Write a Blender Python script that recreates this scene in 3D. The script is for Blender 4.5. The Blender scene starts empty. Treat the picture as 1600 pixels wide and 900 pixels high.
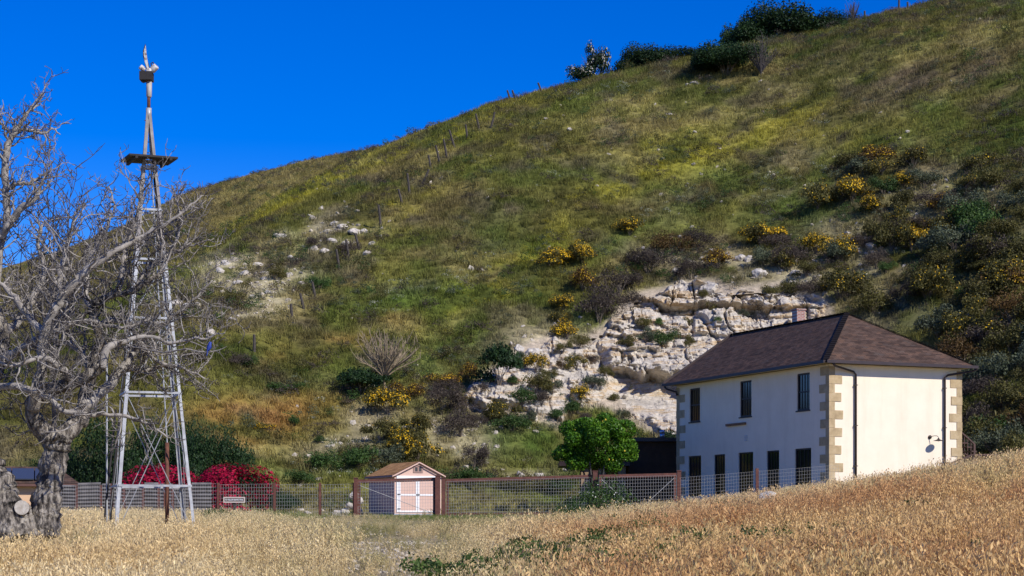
import bpy, math, random
import numpy as np
from mathutils import Vector, Matrix

# ------------------------------------------------------------------ camera, sky, sun, exposure
SC = bpy.context.scene
COL = SC.collection
CAMZ, FPX, HORIZ = 1.6, 3000.0, 827.0        # eye height, focal length and horizon row of the 1600 px photograph

cam = bpy.data.cameras.new('camera')
cam.lens = 67.5; cam.sensor_width = 36.0; cam.shift_y = (HORIZ - 450) / 1600.0
cam.clip_start = 0.1; cam.clip_end = 6000
camo = bpy.data.objects.new('camera', cam); COL.objects.link(camo)
camo.location = (0, 0, CAMZ); camo.rotation_euler = (math.pi / 2, 0, 0)
SC.camera = camo

SUN = Vector((0.57, -0.56, 0.60)).normalized()
world = bpy.data.worlds.new('World'); SC.world = world; world.use_nodes = True
wn = world.node_tree.nodes; wl = world.node_tree.links
bg = wn['Background']
sky = wn.new('ShaderNodeTexSky'); sky.sky_type = 'NISHITA'; sky.sun_disc = False
sky.sun_elevation = math.asin(SUN.z); sky.sun_rotation = math.atan2(SUN.x, SUN.y)
sky.altitude = 1500; sky.air_density = 1.0; sky.dust_density = 0.0; sky.ozone_density = 6.0
hs = wn.new('ShaderNodeHueSaturation'); hs.inputs['Saturation'].default_value = 1.38; hs.inputs['Hue'].default_value = 0.524
wl.new(sky.outputs[0], hs.inputs['Color']); wl.new(hs.outputs[0], bg.inputs['Color'])
bg.inputs['Strength'].default_value = 0.15

sl = bpy.data.lights.new('sun', 'SUN'); sl.energy = 5.0; sl.angle = math.radians(0.53); sl.color = (1.0, 0.95, 0.87)
so = bpy.data.objects.new('sun', sl); COL.objects.link(so)
so.rotation_euler = SUN.to_track_quat('Z', 'Y').to_euler(); so.location = (40, -40, 60)

SC.view_settings.view_transform = 'Standard'; SC.view_settings.look = 'None'
SC.view_settings.exposure = 0.0; SC.view_settings.gamma = 1.0
SC.render.engine = 'CYCLES'
SC.cycles.max_bounces = 6; SC.cycles.transparent_max_bounces = 8
SC.cycles.use_denoising = True

# ------------------------------------------------------------------ helpers
R = np.random.default_rng(7)
random.seed(7)

def tag(o, label, cat, group=None, kind=None):
    o['label'] = label; o['category'] = cat
    if group: o['group'] = group
    if kind: o['kind'] = kind
    return o

def link(o, parent=None):
    COL.objects.link(o)
    if parent is not None: o.parent = parent
    return o

def empty(name, loc=(0, 0, 0), rz=0.0):
    o = bpy.data.objects.new(name, None); o.location = loc; o.rotation_euler = (0, 0, rz); o.empty_display_size = 0.2
    return link(o)

def mesh_np(name, V, F, mats=(), attrs=None, smooth=False, uv=None):
    """V (n,3) array, F (m,k) array of equal-sided faces"""
    V = np.asarray(V, np.float32); F = np.asarray(F, np.int32)
    me = bpy.data.meshes.new(name)
    n, (m, k) = len(V), F.shape
    me.vertices.add(n); me.vertices.foreach_set('co', V.ravel())
    me.loops.add(m * k); me.loops.foreach_set('vertex_index', F.ravel())
    me.polygons.add(m)
    me.polygons.foreach_set('loop_start', np.arange(m, dtype=np.int32) * k)
    me.polygons.foreach_set('loop_total', np.full(m, k, np.int32))
    me.polygons.foreach_set('use_smooth', np.full(m, bool(smooth)))
    for a, v in (attrs or {}).items():
        v = np.asarray(v, np.float32)
        if v.ndim == 1:
            at = me.attributes.new(a, 'FLOAT', 'POINT'); at.data.foreach_set('value', v)
        else:
            at = me.attributes.new(a, 'FLOAT_COLOR', 'POINT')
            c = np.ones((len(v), 4), np.float32); c[:, :3] = v; at.data.foreach_set('color', c.ravel())
    if uv is not None:
        ul = me.uv_layers.new(name='UVMap'); ul.data.foreach_set('uv', np.asarray(uv, np.float32)[F.ravel()].ravel())
    for mt in mats: me.materials.append(mt)
    me.update(calc_edges=True); me.validate()
    return me

class MB:
    """collects simple solids and becomes ONE mesh object"""
    def __init__(s): s.v = []; s.f = []
    def box(s, a, b):
        x0, y0, z0 = a; x1, y1, z1 = b; n = len(s.v)
        s.v += [(x0,y0,z0),(x1,y0,z0),(x1,y1,z0),(x0,y1,z0),(x0,y0,z1),(x1,y0,z1),(x1,y1,z1),(x0,y1,z1)]
        s.f += [tuple(n+i for i in q) for q in ((3,2,1,0),(4,5,6,7),(0,1,5,4),(1,2,6,5),(2,3,7,6),(3,0,4,7))]
        return s
    def bar(s, p, q, w, h=None, roll=0.0):
        h = h or w; p = Vector(p); q = Vector(q); t = (q - p).normalized()
        ref = Vector((0,0,1)) if abs(t.z) < .9 else Vector((1,0,0))
        a = t.cross(ref).normalized(); b = a.cross(t).normalized()
        if roll:
            m = Matrix.Rotation(roll, 3, t); a = m @ a; b = m @ b
        n = len(s.v)
        for c in (p, q):
            for (i, j) in ((-1,-1),(1,-1),(1,1),(-1,1)): s.v.append(tuple(c + a*(i*w/2) + b*(j*h/2)))
        s.f += [tuple(n+i for i in qd) for qd in ((3,2,1,0),(4,5,6,7),(0,1,5,4),(1,2,6,5),(2,3,7,6),(3,0,4,7))]
        return s
    def tube(s, pts, rad, sides=6, cap=True, gnarl=0.0):
        P = [Vector(p) for p in pts]; n0 = len(s.v)
        if not hasattr(rad, '__len__'): rad = [rad]*len(P)
        prev = None
        for i, p in enumerate(P):
            t = (P[min(i+1, len(P)-1)] - P[max(i-1, 0)]).normalized()
            if prev is None:
                ref = Vector((0,0,1)) if abs(t.z) < .9 else Vector((1,0,0)); a = t.cross(ref).normalized()
            else:
                a = prev - t*prev.dot(t)
                a = a.normalized() if a.length > 1e-6 else t.orthogonal().normalized()
            prev = a; b = t.cross(a)
            for k in range(sides):
                an = 2*math.pi*k/sides; rk = rad[i]
                if gnarl: rk *= 1+gnarl*float(fbm(3+2.6*math.cos(an)+i*.21, 7+2.6*math.sin(an)+i*.13, 77, 3)-.5)*2
                s.v.append(tuple(p + (a*math.cos(an) + b*math.sin(an))*rk))
        for i in range(len(P)-1):
            for k in range(sides):
                k2 = (k+1) % sides
                s.f.append((n0+i*sides+k, n0+i*sides+k2, n0+(i+1)*sides+k2, n0+(i+1)*sides+k))
        if cap:
            s.f.append(tuple(n0+k for k in range(sides))[::-1]); e = n0+(len(P)-1)*sides
            s.f.append(tuple(e+k for k in range(sides)))
        return s
    def poly(s, pts):
        n = len(s.v); s.v += [tuple(p) for p in pts]; s.f.append(tuple(range(n, n+len(pts)))); return s
    def build(s, name, m, parent=None, smooth=False):
        me = bpy.data.meshes.new(name); me.from_pydata(s.v, [], s.f)
        if m: me.materials.append(m)
        if smooth: me.polygons.foreach_set('use_smooth', np.ones(len(me.polygons), bool))
        me.update()
        return link(bpy.data.objects.new(name, me), parent)

def _hash(i, j, s):
    h = (i.astype(np.int64)*374761393 + j.astype(np.int64)*668265263 + s*1442695041) & 0xffffffff
    h = ((h ^ (h >> 13))*1274126177) & 0xffffffff
    return ((h ^ (h >> 16)) & 0xffff) / 65535.0
def vnoise(x, y, s=0):
    x = np.asarray(x, float); y = np.asarray(y, float)
    i = np.floor(x); j = np.floor(y); fx = x-i; fy = y-j
    fx = fx*fx*(3-2*fx); fy = fy*fy*(3-2*fy); i = i.astype(np.int64); j = j.astype(np.int64)
    return ((_hash(i,j,s)*(1-fx)+_hash(i+1,j,s)*fx)*(1-fy) + (_hash(i,j+1,s)*(1-fx)+_hash(i+1,j+1,s)*fx)*fy)
def fbm(x, y, s=0, o=4):
    t = 0; a = .5; n = 0
    for k in range(o):
        t = t + a*vnoise(np.asarray(x)*2**k, np.asarray(y)*2**k, s+17*k); n += a; a *= .5
    return t/n
def cells(x, y, s=0):
    """voronoi: random value of nearest cell, and distance gap to the second"""
    x = np.asarray(x, float); y = np.asarray(y, float)
    i = np.floor(x).astype(np.int64); j = np.floor(y).astype(np.int64)
    d1 = np.full(x.shape, 9.); d2 = d1.copy(); v = np.zeros(x.shape)
    for a in (-1,0,1):
        for b in (-1,0,1):
            cx = i+a+_hash(i+a, j+b, s); cy = j+b+_hash(i+a, j+b, s+5); d = np.hypot(x-cx, y-cy)
            near = d < d1
            d2 = np.where(near, d1, np.minimum(d2, d)); v = np.where(near, _hash(i+a, j+b, s+9), v); d1 = np.where(near, d, d1)
    return v, d2-d1
def sstep(a, b, x):
    t = np.clip((np.asarray(x, float)-a)/(b-a), 0, 1); return t*t*(3-2*t)
def W(px, py, Y):
    return Vector(((px-800)/FPX*Y, Y, CAMZ+(HORIZ-py)/FPX*Y))

# ------------------------------------------------------------------ materials
MATS = {}
def newmat(name):
    m = bpy.data.materials.new(name); m.use_nodes = True; MATS[name] = m
    nt = m.node_tree; return m, nt.nodes, nt.links, nt.nodes['Principled BSDF']
def ramp(n, stops):
    r = n.new('ShaderNodeValToRGB'); e = r.color_ramp.elements
    while len(e) > 1: e.remove(e[0])
    e[0].position = stops[0][0]; e[0].color = (*stops[0][1], 1)
    for p, c in stops[1:]:
        k = e.new(p); k.color = (*c, 1)
    return r
def noisy(name, stops, scale=5.0, rough=.8, bump=.0, bscale=None, detail=6, coord='Object', stretch=None, metallic=0.0, dist=.02):
    m, n, l, b = newmat(name)
    tc = n.new('ShaderNodeTexCoord'); src = tc.outputs[coord]
    if stretch:
        mp = n.new('ShaderNodeMapping'); mp.inputs['Scale'].default_value = stretch; l.new(src, mp.inputs[0]); src = mp.outputs[0]
    t = n.new('ShaderNodeTexNoise'); t.inputs['Scale'].default_value = scale; t.inputs['Detail'].default_value = detail
    t.inputs['Roughness'].default_value = .65; l.new(src, t.inputs['Vector'])
    r = ramp(n, stops); l.new(t.outputs['Fac'], r.inputs[0]); l.new(r.outputs[0], b.inputs['Base Color'])
    b.inputs['Roughness'].default_value = rough; b.inputs['Metallic'].default_value = metallic
    if bump:
        t2 = n.new('ShaderNodeTexNoise'); t2.inputs['Scale'].default_value = bscale or scale*4; t2.inputs['Detail'].default_value = 5
        l.new(src, t2.inputs['Vector'])
        bm = n.new('ShaderNodeBump'); bm.inputs['Strength'].default_value = bump; bm.inputs['Distance'].default_value = dist
        l.new(t2.outputs['Fac'], bm.inputs['Height']); l.new(bm.outputs[0], b.inputs['Normal'])
    return m
def leafmat(name, stops, rough=.55, trans=.25, var=.25):
    """leaf colour from the per-leaf attribute rnd, each plant a little different"""
    m, n, l, b = newmat(name)
    a = n.new('ShaderNodeAttribute'); a.attribute_name = 'rnd'
    r = ramp(n, stops); l.new(a.outputs['Fac'], r.inputs[0])
    oi = n.new('ShaderNodeObjectInfo'); mr = n.new('ShaderNodeMapRange')
    mr.inputs['To Min'].default_value = 1-var; mr.inputs['To Max'].default_value = 1+var; l.new(oi.outputs['Random'], mr.inputs[0])
    mx = n.new('ShaderNodeVectorMath'); mx.operation = 'SCALE'; l.new(r.outputs[0], mx.inputs[0]); l.new(mr.outputs[0], mx.inputs['Scale'])
    l.new(mx.outputs[0], b.inputs['Base Color']); b.inputs['Roughness'].default_value = rough
    b.inputs['Specular IOR Level'].default_value = .25
    if trans:
        tr = n.new('ShaderNodeBsdfTranslucent'); l.new(mx.outputs[0], tr.inputs['Color'])
        ms = n.new('ShaderNodeMixShader'); ms.inputs[0].default_value = trans
        l.new(b.outputs[0], ms.inputs[1]); l.new(tr.outputs[0], ms.inputs[2]); l.new(ms.outputs[0], n['Material Output'].inputs['Surface'])
    return m
def tuftmat(name, gain=1.0, lo=.55, hi=1.5, trans=.3, shift=None):
    """cover plants: colour of the ground cover where they grow, each blade a little different"""
    m, n, l, b = newmat(name)
    a = n.new('ShaderNodeAttribute'); a.attribute_type = 'INSTANCER'; a.attribute_name = 'col'
    rn = n.new('ShaderNodeAttribute'); rn.attribute_name = 'rnd'
    mr = n.new('ShaderNodeMapRange'); mr.inputs['To Min'].default_value = lo*gain; mr.inputs['To Max'].default_value = hi*gain
    l.new(rn.outputs['Fac'], mr.inputs[0])
    mx = n.new('ShaderNodeVectorMath'); mx.operation = 'SCALE'; l.new(a.outputs['Color'], mx.inputs[0]); l.new(mr.outputs[0], mx.inputs['Scale'])
    src = mx.outputs[0]
    if shift:
        r = ramp(n, shift); l.new(rn.outputs['Fac'], r.inputs[0])
        mm = n.new('ShaderNodeVectorMath'); mm.operation = 'MULTIPLY'; l.new(src, mm.inputs[0]); l.new(r.outputs[0], mm.inputs[1]); src = mm.outputs[0]
    l.new(src, b.inputs['Base Color']); b.inputs['Roughness'].default_value = .7; b.inputs['Specular IOR Level'].default_value = .2
    tr = n.new('ShaderNodeBsdfTranslucent'); l.new(src, tr.inputs['Color'])
    ms = n.new('ShaderNodeMixShader'); ms.inputs[0].default_value = trans
    l.new(b.outputs[0], ms.inputs[1]); l.new(tr.outputs[0], ms.inputs[2]); l.new(ms.outputs[0], n['Material Output'].inputs['Surface'])
    return m
def groundmat(name, scale=3.0, bump=.5):
    """soil and litter: the attribute col broken up by noise"""
    m, n, l, b = newmat(name)
    a = n.new('ShaderNodeAttribute'); a.attribute_name = 'col'
    g = n.new('ShaderNodeNewGeometry')
    t = n.new('ShaderNodeTexNoise'); t.inputs['Scale'].default_value = scale; t.inputs['Detail'].default_value = 8; t.inputs['Roughness'].default_value = .75
    l.new(g.outputs['Position'], t.inputs['Vector'])
    r = ramp(n, [(.28, (.45,.45,.45)), (.5, (.95,.95,.95)), (.72, (1.6,1.55,1.5))]); l.new(t.outputs['Fac'], r.inputs[0])
    mm = n.new('ShaderNodeVectorMath'); mm.operation = 'MULTIPLY'; l.new(a.outputs['Color'], mm.inputs[0]); l.new(r.outputs[0], mm.inputs[1])
    l.new(mm.outputs[0], b.inputs['Base Color']); b.inputs['Roughness'].default_value = .95; b.inputs['Specular IOR Level'].default_value = .1
    bm = n.new('ShaderNodeBump'); bm.inputs['Strength'].default_value = bump; bm.inputs['Distance'].default_value = .15
    l.new(t.outputs['Fac'], bm.inputs['Height']); l.new(bm.outputs[0], b.inputs['Normal'])
    return m

G3 = lambda v: (v, v, v)
M_soil = groundmat('hill_soil'); M_field = groundmat('field_soil', 5.0, .4)
M_tuft = tuftmat('cover_plants', 1.3, .45, 1.6)
M_oat = tuftmat('oat_straw', 1.0, .6, 1.45, .35, [(0, (.85,.70,.50)), (.45, (1,.95,.85)), (1, (1.05,1.0,.92))])
M_leafweed = leafmat('weed_leaf', [(0, (.025,.05,.01)), (1, (.09,.14,.03))])
M_mustard = leafmat('mustard_flower', [(0, (.20,.20,.02)), (.5, (.42,.36,.02)), (1, (.55,.45,.03))], trans=.3)
M_whitefl = leafmat('white_flower', [(0, (.10,.15,.04)), (.55, (.12,.17,.05)), (.6, (.62,.60,.48)), (1, (.75,.72,.60))], trans=.2)
M_yellow = leafmat('yellow_flower', [(0, (.55,.30,.008)), (.5, (.72,.44,.012)), (1, (.82,.56,.03))], trans=.25, var=.15)
M_darkgreen = leafmat('dark_green_leaf', [(0, (.006,.018,.006)), (.6, (.018,.045,.012)), (1, (.05,.09,.02))])
M_green = leafmat('green_leaf', [(0, (.02,.045,.01)), (.6, (.05,.10,.02)), (1, (.11,.17,.04))])
M_citrus = leafmat('citrus_leaf', [(0, (.012,.04,.004)), (.5, (.05,.14,.008)), (1, (.17,.30,.022))], rough=.4, trans=.3)
M_olive = leafmat('olive_leaf', [(0, (.04,.038,.009)), (.6, (.10,.092,.022)), (1, (.19,.16,.045))])
M_greygreen = leafmat('grey_green_leaf', [(0, (.04,.05,.03)), (.6, (.09,.11,.06)), (1, (.18,.19,.11))])
M_mauve = leafmat('dry_brown_leaf', [(0, (.035,.026,.02)), (.6, (.085,.065,.05)), (1, (.17,.135,.10))])
M_rust = leafmat('rusty_leaf', [(0, (.05,.028,.010)), (.6, (.13,.075,.022)), (1, (.22,.14,.04))])
M_bougain = leafmat('bougainvillea_bract', [(0, (.12,.002,.012)), (.5, (.30,.004,.028)), (1, (.46,.010,.055))], trans=.3)
M_twig = noisy('dry_twig', [(.3, (.10,.075,.055)), (.7, (.22,.18,.13))], 8)
M_bark = noisy('grey_bark', [(.40, (.030,.025,.020)), (.48, (.13,.11,.09)), (.56, (.28,.245,.20)), (.70, (.42,.38,.32))], 11, .9, 1.0, 14, stretch=(1,1,.30), dist=.12)
M_branch = noisy('pale_bark', [(.25, (.12,.105,.09)), (.5, (.29,.26,.225)), (.8, (.46,.425,.375))], 7, .85, .6, 30)
M_twigp = noisy('twig_bark', [(.35, (.05,.043,.04)), (.5, (.12,.105,.092)), (.66, (.30,.27,.235))], 2.2, .85)
M_darktwig = noisy('dark_twig_bark_and_trunk_shade', [(.3, (.035,.03,.03)), (.7, (.10,.085,.08))], 6, .85)
M_cutwood = noisy('cut_wood', [(.3, (.30,.26,.21)), (.7, (.52,.48,.42))], 14, .9, .4)

# ------------------------------------------------------------------ terrain: one height function
T_px   = np.array([-4000,-700,   0, 130, 300, 450, 560, 620, 640, 700, 760, 800, 850, 900, 960,1000,1100,1150,1250,1320,1350,1400,1450,1500,1600,1900,2600,5000.])
T_near = np.array([  640, 620, 545, 482, 396, 306, 252, 226, 216, 192, 171, 161, 148, 134, 114, 106,  90,  75,  56,  40,  34,  19,   8,  -1, -26, -80,-120,-150.])
T_Yn   = np.array([  130, 135, 142, 150, 166, 180, 188, 191, 192, 194, 195, 196, 197, 198, 199, 200, 201, 202, 202, 202, 202, 202, 202, 202, 200, 195, 190, 190.])
F_px   = np.array([-4000,-700,   0, 100, 200, 250, 300, 400, 500, 560, 620, 700, 5000.])
F_far  = np.array([  560, 510, 424, 395, 354, 327, 302, 274, 250, 239, 228, 260, 300.])
B_px   = np.array([-4000, 0, 300, 480, 650, 800, 1000, 1250, 1330, 1440, 1520, 1600, 2200, 5000.])
B_Y    = np.array([  100, 98, 97, 103, 104, 106,  109,  109,  107,  104,  101,   98,   90,   86.])

def front(u, Y):
    z = np.interp(Y, [0,10,25,50,66,80,90,100,120,200], [0,.27,.70,1.42,1.78,2.1,2.3,2.6,3.0,4.5])
    m = 8.9*np.logaddexp(0, (np.minimum(u, .42)-.070)*60)/60
    z = z + m*sstep(12, 60, Y)
    return z
def herm(z0, z1, m0, m1, L, t):
    t2 = t*t; t3 = t2*t
    return (2*t3-3*t2+1)*z0 + (t3-2*t2+t)*L*m0 + (-2*t3+3*t2)*z1 + (t3-t2)*L*m1
def H(X, Y, rough=True):
    X = np.asarray(X, float); Y = np.asarray(Y, float); u = X/np.maximum(Y, 1.0); px = 800+FPX*u
    f = front(u, Y)
    kn = (HORIZ-np.interp(px, T_px, T_near))/FPX; Yn = np.interp(px, T_px, T_Yn)
    kf = (HORIZ-np.interp(px, F_px, F_far))/FPX; Yf = np.interp(px, [-4000,0,620,5000], [340,330,300,300])
    Y0 = np.interp(px, B_px, B_Y); z0 = front(u, Y0)
    zn = CAMZ+kn*Yn; zf = CAMZ+kf*Yf
    t = np.clip((Y-Y0)/(Yn-Y0), 0, 1)
    z = np.where(Y < Y0, f, herm(z0, zn, .30, kn, Yn-Y0, t))
    over = np.maximum(Y-Yn, 0); L = 18.
    z = z + kn*L*(1-np.exp(-over/L)) - .06*np.maximum(over-40, 0)
    t2 = np.clip((Y-Yn-8)/(Yf-Yn-8), 0, 1)
    zfar = herm(zn-3, zf, .02, kf, Yf-Yn-8, t2) + kf*30*(1-np.exp(-np.maximum(Y-Yf, 0)/30))
    z = np.where(Y > Yn+8, np.maximum(z, zfar), z)
    if rough:
        w = sstep(0, 12, Y-Y0)
        z = z + w*((fbm(X/11, Y/16, 3, 3)-.5)*2.2*np.clip((Yn-Y)/30+.2, .2, 1) + (fbm(X/2.4, Y/3.0, 8, 4)-.5)*.75)
        z = z + (1-w)*(fbm(X/1.7, Y/1.7, 5, 3)-.5)*.10
    return z
def hit(px, py, ymin=20., ymax=420.):
    """where the sight line through a spot of the photograph meets the ground"""
    Y = np.concatenate([np.arange(ymin, 230, .25), np.arange(230, ymax, 1.5)]); u = (px-800)/FPX
    d = H(u*Y, Y) - (CAMZ+(HORIZ-py)/FPX*Y)
    i = np.argmax(d >= 0) if (d >= 0).any() else int(np.argmax(d))
    if i > 0 and d[i] > d[i-1] and d[i] >= 0:
        f = -d[i-1]/(d[i]-d[i-1]); y = Y[i-1]+f*(Y[i]-Y[i-1])
    else: y = Y[i]
    return Vector((u*y, y, float(H(u*y, y))))
def gz(x, y): return float(H(x, y))
def proj(X, Y, Z): return 800+FPX*X/Y, HORIZ-FPX*(Z-CAMZ)/Y

CLIFF = np.array([(708,628),(738,600),(785,560),(822,536),(868,518),(898,538),(930,512),(955,486),(988,456),(1040,446),(1062,436),(1105,436),
                  (1150,447),(1212,440),(1262,450),(1300,476),(1300,720),(1055,700),(1000,668),(958,640),(885,632),(872,668),(820,648),(757,640)], float)
def poly_sd(px, py, P):
    """signed pixel distance to a polygon, positive inside"""
    d = np.full(np.shape(px), 1e9); ins = np.zeros(np.shape(px), bool); n = len(P)
    for i in range(n):
        ax, ay = P[i]; bx, by = P[(i+1) % n]; ex, ey = bx-ax, by-ay
        t = np.clip(((px-ax)*ex+(py-ay)*ey)/(ex*ex+ey*ey), 0, 1)
        d = np.minimum(d, np.hypot(px-ax-t*ex, py-ay-t*ey))
        c = ((ay > py) != (by > py)) & (px < (bx-ax)*(py-ay)/((by-ay) if by != ay else 1e-9)+ax)
        ins ^= c
    return np.where(ins, d, -d)

def grid_faces(nr, nc):
    i = np.arange(nr-1)[:, None]*nc + np.arange(nc-1)[None, :]
    return np.stack([i, i+1, i+nc+1, i+nc], -1).reshape(-1, 4)

def blobs(px, py, L):
    w = np.zeros(np.shape(px))
    for (cx, cy, rx, ry, a, *rot) in L:
        th = math.radians(rot[0]) if rot else 0.0
        dx, dy = px-cx, py-cy; ex = dx*math.cos(th)-dy*math.sin(th); ey = dx*math.sin(th)+dy*math.cos(th)
        w = np.maximum(w, a*np.exp(-(ex/rx)**2-(ey/ry)**2))
    return w
def mixc(c, col, w): return c*(1-w[:, None]) + np.array(col)[None, :]*w[:, None]

# what grows where on the hillside (places read off the photograph, laid on the ground there)
Z_must = [(470,305,150,22,.9,28),(350,362,90,18,.8,30),(600,245,90,18,.7,25),(730,205,110,18,.8,22),(800,430,140,24,.8,38),(900,330,110,26,.7,30),(990,280,110,24,.9,25),
          (1110,235,150,26,.9,15),(1230,190,110,22,.9,15),(1290,215,90,18,.7),(700,500,70,20,.6,30),(870,235,120,22,.5),(640,330,100,26,.5,30),(1180,290,100,22,.5,20),(1010,215,110,20,.5,15)]
Z_green = [(700,560,90,28,.9,20),(580,600,70,26,1,12),(480,595,80,22,.7),(640,470,110,30,.7,10),(500,440,50,22,.6),(860,270,90,26,.5),(780,380,90,24,.5),(1080,310,90,26,.6,20),
           (420,590,60,16,.7),(390,740,70,14,.5),(1010,360,90,20,.6,25),(1250,340,80,30,.7),(1540,200,90,40,.7),(1470,180,60,30,.5),(840,700,60,24,.9),(770,690,50,22,.8),(900,720,50,18,.7),
           (540,720,60,22,.7),(480,735,60,16,.6),(1400,230,60,16,.5),(760,770,120,16,.8),(860,765,60,18,.8)]
Z_rust = [(430,655,110,22,.8,8),(360,650,60,18,.6),(400,690,80,14,.6,10),(545,545,60,14,.6),(470,572,50,12,.5),(350,272,60,14,.8,25),(420,262,50,10,.6,20),(460,545,40,12,.4),(600,505,50,14,.3)]
Z_tan = [(360,712,110,16,.9,8),(440,690,60,10,.6,10),(300,735,70,16,.8),(700,770,60,12,.8),(760,790,90,12,.8),(1190,150,200,22,.7,14),(1500,70,160,24,.7,12),(1000,150,120,16,.7,18),(500,255,140,16,.6,16),(560,795,80,14,.8),
         (640,545,70,30,.5),(720,520,60,16,.5,40)]
Z_purple = [(1480,115,150,32,.9,12),(1380,160,120,26,.7,12),(1560,90,80,26,.7,12),(1300,95,110,20,.5,15),(740,345,110,26,.4),(1200,250,60,20,.3)]
Z_soil = [(1330,420,130,50,.8,15),(1440,330,110,50,.7,15),(1250,460,60,40,.9),(1540,330,70,60,.5),(1400,480,110,40,.6),(560,672,60,22,1,35),(600,650,36,14,1,35),(505,700,50,20,.8,25),(1110,410,70,30,.9),(780,620,90,40,.8),(700,680,60,40,.6),
          (380,450,90,40,.6,10),(320,480,70,26,.7),(450,400,70,24,.5),(1300,360,60,20,.6),(520,790,40,9,1),(860,560,60,40,.8),(1230,520,80,60,.7)]
Z_scree = [(290,472,46,11,1),(360,415,34,18,.9),(400,440,50,18,.8),(450,432,40,10,.8),(530,362,50,22,.7),(375,490,50,10,.8),(420,470,40,14,.7),(440,370,30,10,.5),(545,700,40,20,.6,30),(760,640,60,30,.6),(1360,385,80,26,.35),(1530,345,50,20,.5),
           (1260,440,40,26,.9),(1140,415,50,18,.8),(880,560,60,40,.8),(840,545,40,20,.9),(700,690,50,30,.5),(1480,420,50,20,.3),(820,740,50,6,.8),(1090,290,300,100,.05)]
Z_white = [(650,455,60,16,1,15),(720,440,60,14,.8,20),(830,285,44,9,.9,10),(600,480,50,14,.6),(560,625,60,10,.7,20),(1275,200,30,8,.9),(960,140,60,7,.9,12),(540,600,30,8,.4),(1250,280,60,14,.6,20),(1030,330,60,12,.5,20),(420,605,40,8,.6),(560,725,60,24,.9),(480,745,50,14,.6),(770,720,60,20,.4)]

def hill_colour(X, Y, Z):
    px, py = proj(X, Y, np.maximum(Z, -50)); n = len(X)
    n1 = fbm(X/6, Y/6, 21, 4); n2 = fbm(X/2.0, Y/2.0, 33, 4); n3 = fbm(X/18, Y/18, 45, 3)
    jx = (fbm(X/5, Y/5, 61, 3)-.5)*90; jy = (fbm(X/5, Y/5, 71, 3)-.5)*46; qx, qy = px+jx, py+jy
    c = np.tile(np.array([.150,.138,.040]), (n, 1))
    c = mixc(c, (.095,.118,.026), sstep(.42, .66, n1)*.85)
    c = mixc(c, (.200,.155,.075), sstep(.50, .70, fbm(X/4, Y/4, 91, 4))*.8)
    c = mixc(c, (.13,.105,.075), sstep(.53, .70, fbm(X/3, Y/3, 97, 4))*.75)
    c = mixc(c, (.29,.255,.025), blobs(qx, qy, Z_must)*sstep(.38, .62, n2)*.75)
    c = mixc(c, (.060,.105,.018), blobs(qx, qy, Z_green)*sstep(.25, .55, n2))
    c = mixc(c, (.30,.150,.055), blobs(qx, qy, Z_rust)*sstep(.30, .58, n2))
    c = mixc(c, (.33,.275,.115), blobs(qx, qy, Z_tan)*sstep(.22, .55, n2)*.9)
    c = mixc(c, (.15,.105,.080), blobs(qx, qy, Z_purple)*sstep(.22, .55, n2)*.9)
    soil = blobs(qx, qy, Z_soil); c = mixc(c, (.30,.245,.18), soil*sstep(.25, .55, n2)*.9)
    scree = blobs(px+jx*.4, py+jy*.4, Z_scree); c = mixc(c, (.42,.36,.28), scree*sstep(.38, .58, n2)*.9)
    far = sstep(215, 240, Y); c = c*(1-far[:, None]) + (c*.30+np.array([.235,.185,.090])*.75)*far[:, None]
    yard = (1-sstep(96, 106, Y)); flat = yard*(px < 1450)
    c = mixc(c, (.27,.22,.12), flat*sstep(.35, .6, n2)*.7)
    c = c*(.66+.60*n3)[:, None]*(.36+1.2*n2)[:, None]
    c = c*np.array([1.04, 1.07, .85])
    return c, px, py, soil, scree

def terrain(name, pxs, Ys, mat, colf):
    U = (pxs-800)/FPX; YY, UU = np.meshgrid(Ys, U, indexing='ij')
    X = (UU*YY).ravel(); Y = YY.ravel(); Z = H(X, Y)
    V = np.stack([X, Y, Z], 1); F = grid_faces(len(Ys), len(pxs))
    return V, F

# hillside
hp = np.concatenate([np.arange(-3800, -500, 100), np.arange(-500, -60, 20), np.arange(-60, 1660, 6.0), np.arange(1660, 2100, 20), np.arange(2100, 5000, 100)])
hY = np.concatenate([np.arange(83.0, 210, .6), np.arange(210, 420, 3.0), np.arange(420, 1200, 40)])
V, F = terrain('hillside', hp, hY, M_soil, None)
c, hpx, hpy, hsoil, hscree = hill_colour(V[:,0], V[:,1], V[:,2])
hcl = poly_sd(hpx+(fbm(V[:,0],V[:,2],2,3)-.5)*24, hpy, CLIFF)
cliffin = sstep(-6, 6, hcl)*(V[:,1] > 100)*(V[:,1] < 175)
c = mixc(c, (.42,.35,.26), cliffin)
onhill = sstep(97, 106, V[:,1])
inframe = ((hpx > -120) & (hpx < 1720) & (hpy > -60) & (V[:,1] < 330)).astype(float)
bare = np.clip(hsoil*.75+hscree*.8, 0, .93)
d_grass = inframe*(1-cliffin)*(1-bare)*(.04+.96*onhill)
d_must = inframe*(1-cliffin)*np.clip(blobs(hpx, hpy, Z_must)-.1, 0, 1)*sstep(.45, .7, fbm(V[:,0]/2.5, V[:,1]/2.5, 123, 3))
d_white = inframe*(1-cliffin)*blobs(hpx, hpy, Z_white)
d_stone = inframe*np.clip(hscree+.25*hsoil+.008, 0, 1)*(1-.6*cliffin)*sstep(.40, .62, fbm(V[:,0]/2.0, V[:,1]/2.0, 33, 4))
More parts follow.
